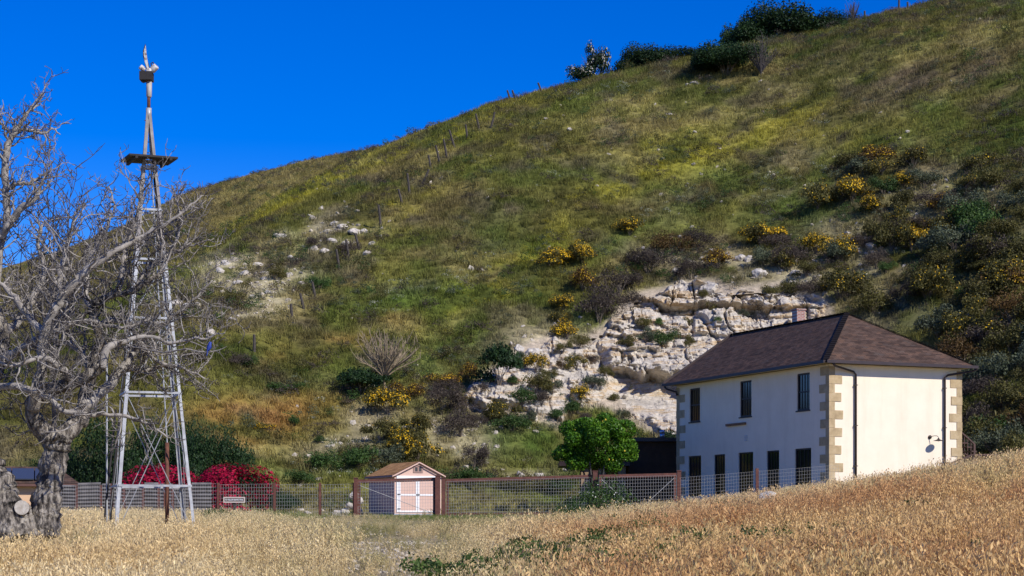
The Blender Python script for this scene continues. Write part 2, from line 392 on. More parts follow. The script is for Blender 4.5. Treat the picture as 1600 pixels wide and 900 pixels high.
Z_scrub = [(1250,420,220,60,1),(1460,340,160,80,1),(1560,240,120,60,.7),(1010,405,110,40,1),(690,650,90,50,.9),(480,420,120,40,.5),(300,480,90,50,.5),(850,600,110,60,.7),(1330,60,120,20,.9),(1150,300,160,50,.35),(760,700,160,40,.7),(540,720,120,40,.8)]
d_herb = inframe*(1-.8*cliffin)*np.clip(.42+1.3*blobs(hpx, hpy, Z_scrub)+blobs(hpx, hpy, Z_green)+.7*hsoil, 0, 1.9)*onhill*sstep(.40, .62, fbm(V[:,0]/3, V[:,1]/3, 55, 4))
HA = dict(col=c, d_grass=d_grass, d_must=d_must, d_white=d_white, d_stone=d_stone, d_herb=d_herb)
Fh = F[~((hcl[F] > 12).all(1) & (cliffin[F] > .9).all(1))]      # the cliff itself closes this gap
hill_me = mesh_np('hillside', V, Fh, [M_soil], dict(col=c), smooth=True)
hill = link(bpy.data.objects.new('hillside', hill_me))
tag(hill, 'steep scrub covered hillside rising behind the house to the skyline', 'hillside', kind='structure')
hill_V, hill_F, hill_A = V, F, HA

# field in front of the fence
Z_path = [(625,910,60,30,.8,-10),(600,872,70,16,1,-10),(560,858,70,12,1,15),(500,835,60,12,.9,10),(640,850,60,8,.7,10),(470,820,60,6,.7)]
Z_short = [(620,945,200,80,.9),(650,822,220,20,1),(500,815,90,10,.8),(640,850,170,46,1,-12),(560,835,140,22,1),(760,842,90,16,.6,12),(600,895,110,40,.8)]
fp = np.concatenate([np.arange(-3800, -200, 150), np.arange(-200, 1800, 10.0), np.arange(1800, 5000, 150)])
fY = np.concatenate([np.arange(1.0, 20, 1.0), np.arange(20, 83.01, .45)]); fY[-1] = 83.0
V, F = terrain('field', fp, fY, M_field, None)
fpx, fpy = proj(V[:,0], V[:,1], V[:,2])
n2 = fbm(V[:,0]/1.6, V[:,1]/1.6, 201, 4); n1 = fbm(V[:,0]/6, V[:,1]/6, 211, 3)
jx = (fbm(V[:,0]/2, V[:,1]/2, 221, 3)-.5)*60; jy = (fbm(V[:,0]/2, V[:,1]/2, 231, 3)-.5)*18
path = blobs(fpx+jx, fpy+jy, Z_path); short = np.clip(blobs(fpx+jx, fpy+jy, Z_short), 0, 1)
right = sstep(700, 1000, fpx)
fc = np.tile(np.array([.70,.55,.30]), (len(V), 1))
fc = mixc(fc, (.80,.68,.42), sstep(.45, .65, n2)*.8)
fc = mixc(fc, (.64,.44,.20), right*.85); fc = mixc(fc, (.52,.29,.13), sstep(.42, .60, n1)*right*.85)
fc = mixc(fc, (.76,.65,.40), sstep(40, 62, V[:,1])*.6)
fc = mixc(fc, (.58,.50,.29), short*.75); fc = mixc(fc, (.22,.23,.08), short*sstep(.50, .62, fbm(V[:,0]/1.2, V[:,1]/2.5, 271, 3))*.8)
grn = np.maximum(blobs(fpx, V[:,1], [(600,77.5,170,5.5,1),(470,75,70,6,.8),(760,77,140,5,.9),(880,76,60,6,.9),(400,77,70,3,.8)]), 0)*sstep(.30, .5, n2)
fc = mixc(fc, (.15,.22,.04), np.clip(grn*1.5, 0, 1))
fc = mixc(fc, (.44,.40,.20), sstep(.60, .75, fbm(V[:,0]/3, V[:,1]/3, 241, 3))*.6)
soilc = mixc(fc*.38, (.33,.27,.18), np.clip(path*1.2, 0, 1)*.9)
inf = ((fpx > -150) & (fpx < 1750) & (V[:,1] > 18) & (V[:,1] < 82.2)).astype(float)
inf *= np.where((fpx > 1000), 1.0, (V[:,1] < 80.5))
hgt = (1-.74*short*(1-.45*grn))*(.62+.76*fbm(V[:,0]/2.2, V[:,1]/3.5, 261, 3))*(1-.1*grn)*(1-.2*sstep(60, 80, V[:,1]))
d_oat = inf*(1-right*.55*sstep(.52, .66, fbm(V[:,0]/1.1, V[:,1]/1.6, 251, 3)))*(1-.95*np.clip(path*1.15, 0, 1))*(1-.25*sstep(45, 80, V[:,1]))
Z_weed = [(850,872,90,16,1,10),(920,850,60,10,.9,15),(800,890,60,14,1),(960,880,80,14,.6),(690,896,40,7,.8),(700,880,30,6,.5),(1120,800,26,8,.3),(1300,860,50,10,.22),(1420,800,40,8,.15),(190,900,20,5,.7),(1020,825,40,16,.4),(1250,830,40,10,.2),(1080,870,60,20,.3),(1570,850,30,10,.15),(330,796,30,3,.4)]
wmask = blobs(fpx+jx*.5, fpy-22, Z_weed); d_weed = inf*wmask*sstep(.34, .56, fbm(V[:,0]/.9, V[:,1]/1.2, 281, 3)); d_oat = d_oat*(1-.55*np.clip(wmask*1.2, 0, 1)); hgt = hgt*(1-.25*np.clip(wmask, 0, 1))
hgt = hgt*(1-.5*sstep(420, 520, fpx)*(1-sstep(860, 940, fpx))*sstep(56, 66, V[:,1]))*(1-.36*(1-sstep(380, 520, fpx)))*(1-.20*right)
d_pebble = inf*np.clip(path, 0, 1)*sstep(.35, .55, n2)
field = link(bpy.data.objects.new('field', mesh_np('field', V, F, [M_field], dict(col=soilc), smooth=True)))
tag(field, 'dry grassy field rising towards the house and the wire fence', 'field', kind='structure')
fieldV, fieldF, fieldA = V, F, dict(col=fc, d_oat=d_oat, d_weed=d_weed, d_pebble=d_pebble, hgt=hgt)

g = MB(); g.poly([(-4000,-4000,-3),(4000,-4000,-3),(4000,4000,-3),(-4000,4000,-3)])
ground = g.build('ground', noisy('far_ground', [(.3, (.16,.13,.07)), (.7, (.24,.20,.11))], .05))
tag(ground, 'open dry land around the hill', 'ground', kind='structure')

# ------------------------------------------------------------------ sandstone cliff
def cliff_mat():
    m, n, l, b = newmat('sandstone')
    g = n.new('ShaderNodeNewGeometry')
    mp = n.new('ShaderNodeMapping'); mp.inputs['Scale'].default_value = (.35,.35,2.2); l.new(g.outputs['Position'], mp.inputs[0])
    t = n.new('ShaderNodeTexNoise'); t.inputs['Scale'].default_value = .9; t.inputs['Detail'].default_value = 8; t.inputs['Roughness'].default_value = .62; l.new(mp.outputs[0], t.inputs['Vector'])
    r = ramp(n, [(.25, (.27,.235,.19)), (.38, (.54,.48,.39)), (.50, (.68,.61,.50)), (.57, (.54,.39,.22)), (.62, (.66,.58,.45)), (.72, (.72,.66,.56)), (.82, (.38,.335,.28))]); l.new(t.outputs['Fac'], r.inputs[0])
    t2 = n.new('ShaderNodeTexNoise'); t2.inputs['Scale'].default_value = 3.2; t2.inputs['Detail'].default_value = 9; t2.inputs['Roughness'].default_value = .75; l.new(g.outputs['Position'], t2.inputs['Vector'])
    r2 = ramp(n, [(.3, (.42,.40,.38)), (.48, (.95,.95,.95)), (.75, (1.15,1.13,1.1))]); l.new(t2.outputs['Fac'], r2.inputs[0])
    mm = n.new('ShaderNodeVectorMath'); mm.operation = 'MULTIPLY'; l.new(r.outputs[0], mm.inputs[0]); l.new(r2.outputs[0], mm.inputs[1])
    l.new(mm.outputs[0], b.inputs['Base Color']); b.inputs['Roughness'].default_value = .95; b.inputs['Specular IOR Level'].default_value = .1
    bm = n.new('ShaderNodeBump'); bm.inputs['Strength'].default_value = .8; bm.inputs['Distance'].default_value = .25
    l.new(t2.outputs['Fac'], bm.inputs['Height']); l.new(bm.outputs[0], b.inputs['Normal'])
    return m
M_cliff = cliff_mat()
cpx = np.arange(690, 1316, 1.6); cpy = np.arange(398, 724, 1.6)
PX, PY = np.meshgrid(cpx, cpy)
CX = np.zeros_like(PX); CY = np.zeros_like(PX)
Yg = np.arange(96, 190, .2)
for i, p in enumerate(cpx):
    u = (p-800)/FPX; z = H(u*Yg, Yg, False); k = np.maximum.accumulate(FPX*(z-CAMZ)/Yg)
    k = k + np.arange(len(k))*1e-7
    yy = np.interp(HORIZ-cpy, k, Yg); CY[:, i] = yy; CX[:, i] = u*yy
CZ = CAMZ+(HORIZ-PY)/FPX*CY
a = CX.ravel(); b0 = CZ.ravel(); fpx_, fpy_ = PX.ravel(), PY.ravel()
sd = poly_sd(fpx_+(fbm(a/1.5, b0/1.5, 301, 4)-.5)*46, fpy_+(fbm(a/1.5, b0/1.5, 311, 4)-.5)*30, CLIFF)
cm = sstep(-4, 14, sd)
bb = b0 + .07*a + (fbm(a/4, b0/4, 320, 3)-.5)*1.1
def beds(fr, wcol, seed):
    """angular blocks in beds: every block stands out by its own amount"""
    q = bb*fr + (fbm(a*.9, b0*.9, seed, 3)-.5)*.7; q = q + .35*np.sin(q*2.1+seed); row = np.floor(q).astype(np.int64); fq = q-row
    rr = _hash(row, row*0+3, seed); cq = a*wcol*(.6+.9*rr)+rr*37+(fbm(a*1.3, b0*1.3, seed+3, 3)-.5)*.9; colm = np.floor(cq).astype(np.int64); fc_ = cq-colm
    off = (rr-.5)*1.5+(_hash(row, colm, seed+4)-.5)*1.1
    notch = -.8*(_hash(row, row*0+8, seed) > .5)*(1-sstep(.05, .16, fq)) - .35*(_hash(row, colm, seed+6) > .55)*(1-sstep(.03, .12, fc_))
    return off + notch
strong = np.clip(blobs(fpx_, fpy_, [(1110,480,170,46,1),(985,490,60,50,1),(1000,570,90,26,.9),(960,560,60,30,.5),(1200,480,90,40,1),(840,545,40,16,.5),(770,625,60,12,.6),(990,650,70,14,.7)])+.10, 0, 1)
d = (beds(.85, .40, 331)*1.35 + beds(2.2, .9, 337)*.55)*strong + (fbm(a*.7, b0*.7, 361, 5)-.5)*.9 + (fbm(a*3.5, b0*3.5, 363, 3)-.5)*.34 - .9*(1-sstep(0, .05, np.abs(fbm(a*.55, bb*.35, 379, 3)-.5)))*strong
cv2, cg2 = cells(a*1.6, b0*2.0, 357); d = d + ((cv2 > .55)*sstep(.05, .25, cg2)*(.55*cv2))*(1-strong)
# a brow of rock with a deep hollow under it that lies in its shade
edge = fpy_+(fbm(a*.8, b0*.8, 371, 4)-.5)*34 - np.clip((fpx_-960)*.10, 0, 14)
inx = sstep(938, 962, fpx_+(fbm(a, b0, 373, 3)-.5)*30)
hollow = sstep(574, 582, edge)*(1-sstep(640, 668, fpy_+(fbm(a, b0, 375, 3)-.5)*20))*inx
brow = sstep(540, 560, fpy_)*(1-sstep(574, 582, edge))*inx
d = d*(1-.75*hollow) - hollow*1.6 + brow*1.7 + hollow*(beds(1.2, .2, 377)*.12)
# soil cap overhanging the long pale bench
cap = (1-sstep(444, 449, fpy_ - .07*(fpx_-1070)))*sstep(1060, 1095, fpx_)*(1-sstep(1235, 1260, fpx_))
d = d + cap*1.1
dd = cm*(d+.35) - (1-cm)*1.0
dv = np.stack([-(fpx_-800)/FPX, -np.ones_like(a), np.full_like(a, .12)], 1)
V = np.stack([a, CY.ravel(), b0], 1) + dv*dd[:, None]
F = grid_faces(len(cpy), len(cpx)); F = F[(cm[F] > .03).any(1)]
used = np.unique(F); rm = np.full(len(V), -1); rm[used] = np.arange(len(used))
def cliff_at(px, py):
    """the rock surface at a spot of the cliff, None beside it"""
    i = int(round((py-cpy[0])/1.6)); j = int(round((px-cpx[0])/1.6))
    if not (0 <= i < len(cpy) and 0 <= j < len(cpx)): return None
    k = i*len(cpx)+j; return Vector(cliffV[k]) if cm[k] > .6 else None
cliffV = V.copy()
cl = link(bpy.data.objects.new('sandstone_cliff', mesh_np('sandstone_cliff', V[used], rm[F], [M_cliff])))
tag(cl, 'pale layered sandstone cliff exposed on the slope behind the house', 'cliff', kind='structure')

# ------------------------------------------------------------------ plants: building blocks
def leaves(pos, nrm, size, rng, aspect=1.6, spread=.9):
    """a small folded diamond leaf at every point"""
    n = len(pos)
    d = nrm + rng.normal(0, spread, (n, 3)); d /= np.linalg.norm(d, axis=1, keepdims=True)+1e-9
    t = rng.normal(0, 1, (n, 3)); t -= d*(t*d).sum(1, keepdims=True); t /= np.linalg.norm(t, axis=1, keepdims=True)+1e-9
    s = np.cross(d, t); L = (size*rng.uniform(.6, 1.4, n))[:, None]; w = L/aspect
    V = np.stack([pos-t*L*.5, pos+s*w*.5+d*L*.08, pos+t*L*.5, pos-s*w*.5+d*L*.08], 1).reshape(-1, 3)
    F = np.arange(n*4).reshape(n, 4); r = np.repeat(rng.uniform(0, 1, n), 4)
    return V, F, r
def blob_points(n, lobes, rng, shell=.32, low=-.25):
    ce = np.array([l[0] for l in lobes]); ra = np.array([l[1] for l in lobes]); w = np.array([r[0]*r[1]+r[0]*r[2] for r in ra]); w = w/w.sum()
    k = rng.choice(len(lobes), n, p=w)
    d = rng.normal(0, 1, (n, 3)); d /= np.linalg.norm(d, axis=1, keepdims=True); d[:, 2] = np.where(d[:, 2] < low, -d[:, 2]*.6, d[:, 2])
    rr = 1-np.abs(rng.normal(0, shell, n)); rr = np.clip(rr, .05, 1.12)
    p = ce[k]+d*ra[k]*rr[:, None]
    return p, d
def lobes_for(rng, n=9, flat=.62, spread=.62):
    L = []
    for i in range(n):
        an = rng.uniform(0, 2*math.pi); r = spread*math.sqrt(rng.uniform(0, 1)); s = rng.uniform(.26, .5)*(1.15-.5*r)
        L.append(((r*math.cos(an), r*math.sin(an), flat*rng.uniform(.25, 1.05)*(1-.55*r)), (s, s, s*rng.uniform(.7, 1.0))))
    return L
def shrub_mesh(name, seed, mat, n, leaf, nl=9, flat=.62, aspect=1.8, spread=.62, shell=.32):
    rng = np.random.default_rng(seed); L = lobes_for(rng, nl, flat, spread)
    p, d = blob_points(n, L, rng, shell); p[:, 2] = np.abs(p[:, 2])
    kx = np.percentile(np.hypot(p[:, 0], p[:, 1]), 95); kz = np.percentile(p[:, 2], 98); k3 = np.array([kx, kx, kz]); p = p/k3
    L = [(tuple(np.array(c_)/k3), tuple(np.array(r_)/k3)) for c_, r_ in L]; V, F, r = leaves(p, d, leaf, rng, aspect)
    # clumps: whole sprays share a tone
    r = np.clip(r*.6+.4*np.repeat(vnoise(p[:,0]*5+3, p[:,1]*5+p[:,2]*4, seed), 4), 0, 1)
    return mesh_np(name, V, F, [mat], dict(rnd=r)), L
def flower_mesh(name, seed, L, mat, n, size, top=.0):
    rng = np.random.default_rng(seed+500); p, d = blob_points(n, L, rng, .04, low=top); p = p+d*.03; p[:, 2] = np.abs(p[:, 2])
    d[:, 2] += .5; k = vnoise(p[:,0]*3, p[:,1]*3+p[:,2]*2, seed+9) > .36; p, d = p[k], d[k]
    V, F, r = leaves(p, d, size, rng, 1.05, .35); return mesh_np(name, V, F, [mat], dict(rnd=r))
def stems_mesh(name, seed, mat, n=14, h=.6, r=.5, rad=.018):
    rng = random.Random(seed); m = MB()
    for i in range(n):
        an = rng.uniform(0, 6.28); q = r*rng.uniform(.2, 1)
        m.tube([(0,0,-.1), (q*.4*math.cos(an), q*.4*math.sin(an), h*.45), (q*math.cos(an), q*math.sin(an), h*rng.uniform(.7, 1.1))], [rad, rad*.7, rad*.35], 4, False)
    me = bpy.data.meshes.new(name); me.from_pydata(m.v, [], m.f); me.materials.append(mat); return me

PROTO = {}
def proto(kind, mat, n, leaf, variants=3, flowers=0, fsize=.05, flat=.62, nl=9, aspect=1.8, fmat=None, ftop=.0, spread=.62, shell=.32):
    out = []
    for v in range(variants):
        sd = sum(map(ord, kind))*7+v*31
        me, L = shrub_mesh('foliage', sd, mat, n, leaf, nl, flat, aspect, spread, shell)
        fm = flower_mesh('flowers', sd, L, fmat or M_yellow, flowers, fsize, ftop) if flowers else None
        out.append((me, fm, stems_mesh('stems', sd, M_twig)))
    PROTO[kind] = out
proto('yellow', M_olive, 2200, .095, 4, 1250, .066)
proto('gold', M_rust, 2000, .095, 3, 700, .052)
proto('semi', M_olive, 2400, .095, 3, 190, .05)
proto('olive', M_olive, 2700, .09, 4)
proto('green', M_green, 2400, .095, 3)
proto('dark', M_darkgreen, 3600, .095, 3, flat=.75)
proto('greygreen', M_greygreen, 2600, .09, 3)
proto('mauve', M_mauve, 3000, .09, 4, aspect=3.2)
proto('rust', M_rust, 2300, .09, 2, aspect=2.4)
proto('white', M_green, 1600, .08, 2, 260, .04, fmat=None)
proto('hedge', M_darkgreen, 14000, .045, 3, nl=22, flat=.75, spread=.75)
proto('ridge', M_darkgreen, 15000, .055, 3, nl=18, flat=.55, spread=.78)

def shrub(kind, px, py, w, h, label, group=None, name='shrub', cat='shrub', pos=None, depth=1.0, hscale=1.0):
    P = pos or cliff_at(px, py+h*.36) or hit(px, py+h*.36, 84.)
    me, fm, sm = random.choice(PROTO[kind])
    r = w/2/FPX*P.y*1.08; hz = max(h/FPX*P.y, r*.5)*hscale
    o = link(bpy.data.objects.new(name, me)); o.location = P-Vector((0,0,.06*r))
    o.scale = (r, r*depth, hz); o.rotation_euler = (0, 0, random.uniform(0, 6.28) if depth == 1 else random.choice((0, math.pi)))
    for nm, m in (('flowers', fm), ('stems', sm)):
        if m: link(bpy.data.objects.new(nm, m), o)['kind'] = 'stuff'
    tag(o, label, cat, group)
    return o
# ------------------------------------------------------------------ ground cover scattered over the land (nobody could count it)
def blade_mesh(name, seed, n, h, wid, rad, mat, lean=.35, seeds=0):
    rng = np.random.default_rng(seed); V = []; F = []; Rn = []
    for i in range(n):
        an = rng.uniform(0, 6.28); q = rad*math.sqrt(rng.uniform(0, 1)); b = np.array([q*math.cos(an), q*math.sin(an), -.03])
        la = rng.uniform(0, 6.28); le = lean*rng.uniform(.2, 1)*h; hh = h*rng.uniform(.55, 1.1); w = wid*rng.uniform(.7, 1.3)
        wd = np.array([-math.sin(la+rng.uniform(-1, 1)), math.cos(la), 0.])*w/2; dirv = np.array([math.cos(la), math.sin(la), 0.])
        rv = rng.uniform(0, 1)
        ps = [b, b+dirv*le*.3+[0,0,hh*.55], b+dirv*le+[0,0,hh]]
        n0 = len(V); V += [ps[0]-wd, ps[0]+wd, ps[1]+wd*.75, ps[1]-wd*.75, ps[2]+wd*.2, ps[2]-wd*.2]; Rn += [rv]*6
        F += [(n0, n0+1, n0+2, n0+3), (n0+3, n0+2, n0+4, n0+5)]
        for s in range(seeds):
            f = rng.uniform(.55, 1.08); p = b+dirv*le*f*f+np.array([0,0,hh*f])+np.append(rng.normal(0, .028, 2), 0)
            d = rng.normal(0, .35, 3)+[0,0,-1.0]+dirv*.5; d /= np.linalg.norm(d); sdv = np.cross(d, rng.normal(0, 1, 3)); sdv /= np.linalg.norm(sdv)
            L = rng.uniform(.04, .075); k = len(V)
            V += [p, p+d*L*.5+sdv*.011, p+d*L, p+d*L*.5-sdv*.011]; F.append((k, k+1, k+2, k+3)); Rn += [min(1, rv*.5+.5*rng.uniform(.5, 1))]*4
    return mesh_np(name, np.array(V), np.array(F), [mat], dict(rnd=np.array(Rn)))
def herb_mesh(name, seed, n, leaf, mat, flat=.6):
    me, L = shrub_mesh(name, seed, mat, n, leaf, 5, flat, 1.7); return me
def rock_mesh(name, seed, mat, sub=2, sharp=.35, flat=.65):
    import bmesh
    bm = bmesh.new(); bmesh.ops.create_icosphere(bm, subdivisions=sub, radius=1.0); rng = np.random.default_rng(seed)
    pl = rng.normal(0, 1, (7, 3)); pl /= np.linalg.norm(pl, axis=1, keepdims=True); off = rng.uniform(.45, .85, 7)
    for v in bm.verts:
        p = np.array(v.co)
        for q, o in zip(pl, off):
            e = p @ q-o
            if e > 0: p = p-q*e*.92
        p = p*(1+sharp*.25*rng.normal()); p[2] *= flat; v.co = p
    me = bpy.data.meshes.new(name); bm.to_mesh(me); bm.free(); me.materials.append(mat); return me
def source(name, meshes):
    c = bpy.data.collections.new(name)
    for i, me in enumerate(meshes): c.objects.link(bpy.data.objects.new(me.name, me))
    return c
def scatter(name, V, F, A, dens, density, coll, smin, smax, seed, tilt=.15, hattr=None, keep=()):
    d = A[dens]; fm = d[F].max(1) > .004; Fk = F[fm]; used = np.unique(Fk); rm = np.full(len(V), -1); rm[used] = np.arange(len(used))
    at = {k: A[k][used] for k in ('col', dens)+((hattr,) if hattr else ()) if k in A}
    o = link(bpy.data.objects.new(name, mesh_np(name, V[used], rm[Fk], [], at)))
    ng = bpy.data.node_groups.new(name, 'GeometryNodeTree')
    ng.interface.new_socket('Geometry', in_out='INPUT', socket_type='NodeSocketGeometry')
    ng.interface.new_socket('Geometry', in_out='OUTPUT', socket_type='NodeSocketGeometry')
    N, L = ng.nodes, ng.links
    gi = N.new('NodeGroupInput'); go = N.new('NodeGroupOutput')
    dp = N.new('GeometryNodeDistributePointsOnFaces'); dp.inputs['Seed'].default_value = seed
    na = N.new('GeometryNodeInputNamedAttribute'); na.data_type = 'FLOAT'; na.inputs['Name'].default_value = dens
    mu = N.new('ShaderNodeMath'); mu.operation = 'MULTIPLY'; mu.inputs[1].default_value = density
    L.new(na.outputs['Attribute'], mu.inputs[0]); L.new(mu.outputs[0], dp.inputs['Density']); L.new(gi.outputs[0], dp.inputs['Mesh'])
    ci = N.new('GeometryNodeCollectionInfo'); ci.inputs['Collection'].default_value = coll
    ci.inputs['Separate Children'].default_value = True; ci.inputs['Reset Children'].default_value = True
    ip = N.new('GeometryNodeInstanceOnPoints'); ip.inputs['Pick Instance'].default_value = True
    rr = N.new('FunctionNodeRandomValue'); rr.data_type = 'FLOAT_VECTOR'; rr.inputs['Min'].default_value = (-tilt, -tilt, 0); rr.inputs['Max'].default_value = (tilt, tilt, 6.283)
    rs = N.new('FunctionNodeRandomValue'); rs.data_type = 'FLOAT'; rs.inputs[2].default_value = smin; rs.inputs[3].default_value = smax; rs.inputs['Seed'].default_value = 5
    L.new(dp.outputs['Points'], ip.inputs['Points']); L.new(ci.outputs[0], ip.inputs['Instance']); L.new(rr.outputs['Value'], ip.inputs['Rotation'])
    sc = rs.outputs[1]
    if hattr:
        nh = N.new('GeometryNodeInputNamedAttribute'); nh.data_type = 'FLOAT'; nh.inputs['Name'].default_value = hattr
        m2 = N.new('ShaderNodeMath'); m2.operation = 'MULTIPLY'; L.new(rs.outputs[1], m2.inputs[0]); L.new(nh.outputs['Attribute'], m2.inputs[1]); sc = m2.outputs[0]
    L.new(sc, ip.inputs['Scale']); L.new(ip.outputs[0], go.inputs[0])
    md = o.modifiers.new('cover', 'NODES'); md.node_group = ng
    return o
M_rock = noisy('pale_rock', [(.3, (.26,.23,.19)), (.48, (.50,.45,.38)), (.7, (.66,.61,.53))], 2.5, .95, .6, 9, dist=.08)
M_stone = noisy('pale_stone', [(.3, (.30,.26,.20)), (.6, (.52,.46,.37))], 3, .95)
tufts = source('tuft_source', [blade_mesh('grass_tuft', 11+i, 24, .42, .036, .34, M_tuft, .8) for i in range(4)])
tag(scatter('hillside_grass', hill_V, hill_F, hill_A, 'd_grass', 4.2, tufts, .5, 1.25, 3), 'low dry green grass covering the hillside', 'grass', kind='stuff')
mus = source('mustard_source', [herb_mesh('mustard_plant', 31+i, 130, .085, M_mustard, .9) for i in range(3)])
tag(scatter('wild_mustard', hill_V, hill_F, hill_A, 'd_must', 2.0, mus, .2, .6, 5), 'yellow green wild mustard in bloom across the slope', 'wildflowers', kind='stuff')
whi = source('white_source', [herb_mesh('white_flower_plant', 41+i, 150, .10, M_whitefl, .6) for i in range(3)])
tag(scatter('white_wildflowers', hill_V, hill_F, hill_A, 'd_white', .9, whi, .25, .55, 6), 'patches of small white wildflowers in the hillside grass', 'wildflowers', kind='stuff')
hb = source('herb_source', [herb_mesh('low_herb', 51, 240, .11, M_green), herb_mesh('low_herb', 52, 240, .11, M_olive), herb_mesh('low_herb', 53, 240, .10, M_mauve), herb_mesh('low_herb', 54, 240, .11, M_olive), herb_mesh('low_herb', 55, 240, .11, M_greygreen), herb_mesh('low_herb', 56, 240, .11, M_mauve)])
tag(scatter('hillside_scrub', hill_V, hill_F, hill_A, 'd_herb', 1.1, hb, .2, .95, 7), 'low mixed scrub dotted over the slope', 'scrub', kind='stuff')
stn = source('stone_source', [rock_mesh('stone', 61+i, M_stone, 1, .3, .6) for i in range(4)])
tag(scatter('scattered_stones', hill_V, hill_F, hill_A, 'd_stone', 3.6, stn, .05, .30, 8, .8), 'small pale stones strewn over the bare slopes', 'stones', kind='stuff')
oats = source('oat_source', [blade_mesh('oat_clump', 71+i, 15, .60, .013, .15, M_oat, .55, 7) for i in range(5)])
tag(scatter('dry_oat_grass', fieldV, fieldF, fieldA, 'd_oat', 10, oats, .5, 1.5, 9, .12, 'hgt'), 'tall dry golden oat grass filling the foreground field', 'grass', kind='stuff')
wd = source('weed_source', [herb_mesh('weed', 81+i, 200, .13, M_leafweed, 1.1) for i in range(3)])
tag(scatter('green_weeds', fieldV, fieldF, fieldA, 'd_weed', 8, wd, .22, .52, 10), 'dark green leafy weeds among the dry grass in the foreground', 'weeds', kind='stuff')
tag(scatter('path_gravel', fieldV, fieldF, fieldA, 'd_pebble', 26, stn, .02, .08, 12, .8), 'pale gravel on the bare patch of the track', 'gravel', kind='stuff')
# ------------------------------------------------------------------ ranch house
M_stucco = noisy('white_stucco', [(.3, (.82,.70,.535)), (.7, (.885,.765,.595))], 1.2, .9, .25, 40)
_n, _l = M_stucco.node_tree.nodes, M_stucco.node_tree.links; _b = _n['Principled BSDF']; _src = _b.inputs['Base Color'].links[0].from_socket
_tc = _n.new('ShaderNodeTexCoord'); _mp = _n.new('ShaderNodeMapping'); _mp.inputs['Scale'].default_value = (.9, .9, .10); _l.new(_tc.outputs['Object'], _mp.inputs[0])
_t = _n.new('ShaderNodeTexNoise'); _t.inputs['Scale'].default_value = 1.6; _t.inputs['Detail'].default_value = 7; _t.inputs['Roughness'].default_value = .7; _l.new(_mp.outputs[0], _t.inputs['Vector'])
_r = ramp(_n, [(.30, (.93,.915,.89)), (.5, (1,1,1)), (.8, (1.02,1.02,1.02))]); _l.new(_t.outputs['Fac'], _r.inputs[0])
_m = _n.new('ShaderNodeVectorMath'); _m.operation = 'MULTIPLY'; _l.new(_src, _m.inputs[0]); _l.new(_r.outputs[0], _m.inputs[1]); _l.new(_m.outputs[0], _b.inputs['Base Color'])
M_quoin = noisy('tan_quoin', [(.25, (.30,.215,.115)), (.5, (.45,.335,.185)), (.75, (.56,.44,.27))], 2.2, .9, .3, 25)
M_brown = noisy('dark_brown_metal', [(.3, (.022,.012,.011)), (.7, (.040,.022,.020))], 4, .45)
M_soffit = noisy('cream_soffit', [(.3, (.60,.50,.33)), (.7, (.68,.58,.40))], 2, .8)
M_winframe = noisy('dark_window_wood', [(.3, (.010,.007,.007)), (.7, (.022,.015,.013))], 5, .5)
M_pane, n_, l_, b_ = newmat('dark_window_glass'); b_.inputs['Base Color'].default_value = (.008,.008,.011,1); b_.inputs['Roughness'].default_value = .12
M_beam = noisy('weathered_beam', [(.3, (.16,.075,.035)), (.7, (.30,.16,.08))], 9, .8)
M_chrome, n_, l_, b_ = newmat('galvanised_vent'); b_.inputs['Base Color'].default_value = (.55,.58,.62,1); b_.inputs['Metallic'].default_value = .9; b_.inputs['Roughness'].default_value = .35
def shingle_mat(name, cols, w=.30, h=.145):
    m, n, l, b = newmat(name)
    uv = n.new('ShaderNodeUVMap'); br = n.new('ShaderNodeTexBrick')
    br.inputs['Scale'].default_value = 1.0; br.inputs['Brick Width'].default_value = w; br.inputs['Row Height'].default_value = h; br.inputs['Mortar Size'].default_value = .006
    br.inputs['Color1'].default_value = (0,0,0,1); br.inputs['Color2'].default_value = (1,1,1,1); br.inputs['Mortar'].default_value = (.2,.2,.2,1); br.offset = .5
    l.new(uv.outputs[0], br.inputs['Vector'])
    r = ramp(n, cols); l.new(br.outputs['Color'], r.inputs[0])
    t = n.new('ShaderNodeTexNoise'); t.inputs['Scale'].default_value = 1.3; t.inputs['Detail'].default_value = 6; l.new(uv.outputs[0], t.inputs['Vector'])
    r2 = ramp(n, [(.3, G3(.75)), (.7, G3(1.25))]); l.new(t.outputs['Fac'], r2.inputs[0])
    mm = n.new('ShaderNodeVectorMath'); mm.operation = 'MULTIPLY'; l.new(r.outputs[0], mm.inputs[0]); l.new(r2.outputs[0], mm.inputs[1])
    dk = n.new('ShaderNodeMix'); dk.data_type = 'RGBA'; dk.inputs[7].default_value = (.010,.007,.006,1)
    l.new(br.outputs['Fac'], dk.inputs[0]); l.new(mm.outputs[0], dk.inputs[6])
    l.new(dk.outputs[2], b.inputs['Base Color']); b.inputs['Roughness'].default_value = .9; b.inputs['Specular IOR Level'].default_value = .2
    return m
M_shingle = shingle_mat('brown_shingle', [(0, (.058,.036,.027)), (.3, (.080,.050,.037)), (.55, (.100,.064,.048)), (.8, (.125,.072,.048)), (1, (.088,.066,.055))])
M_tanroof = shingle_mat('tan_shingle', [(0, (.40,.205,.078)), (.5, (.46,.245,.095)), (1, (.52,.285,.115))], .3, .16)

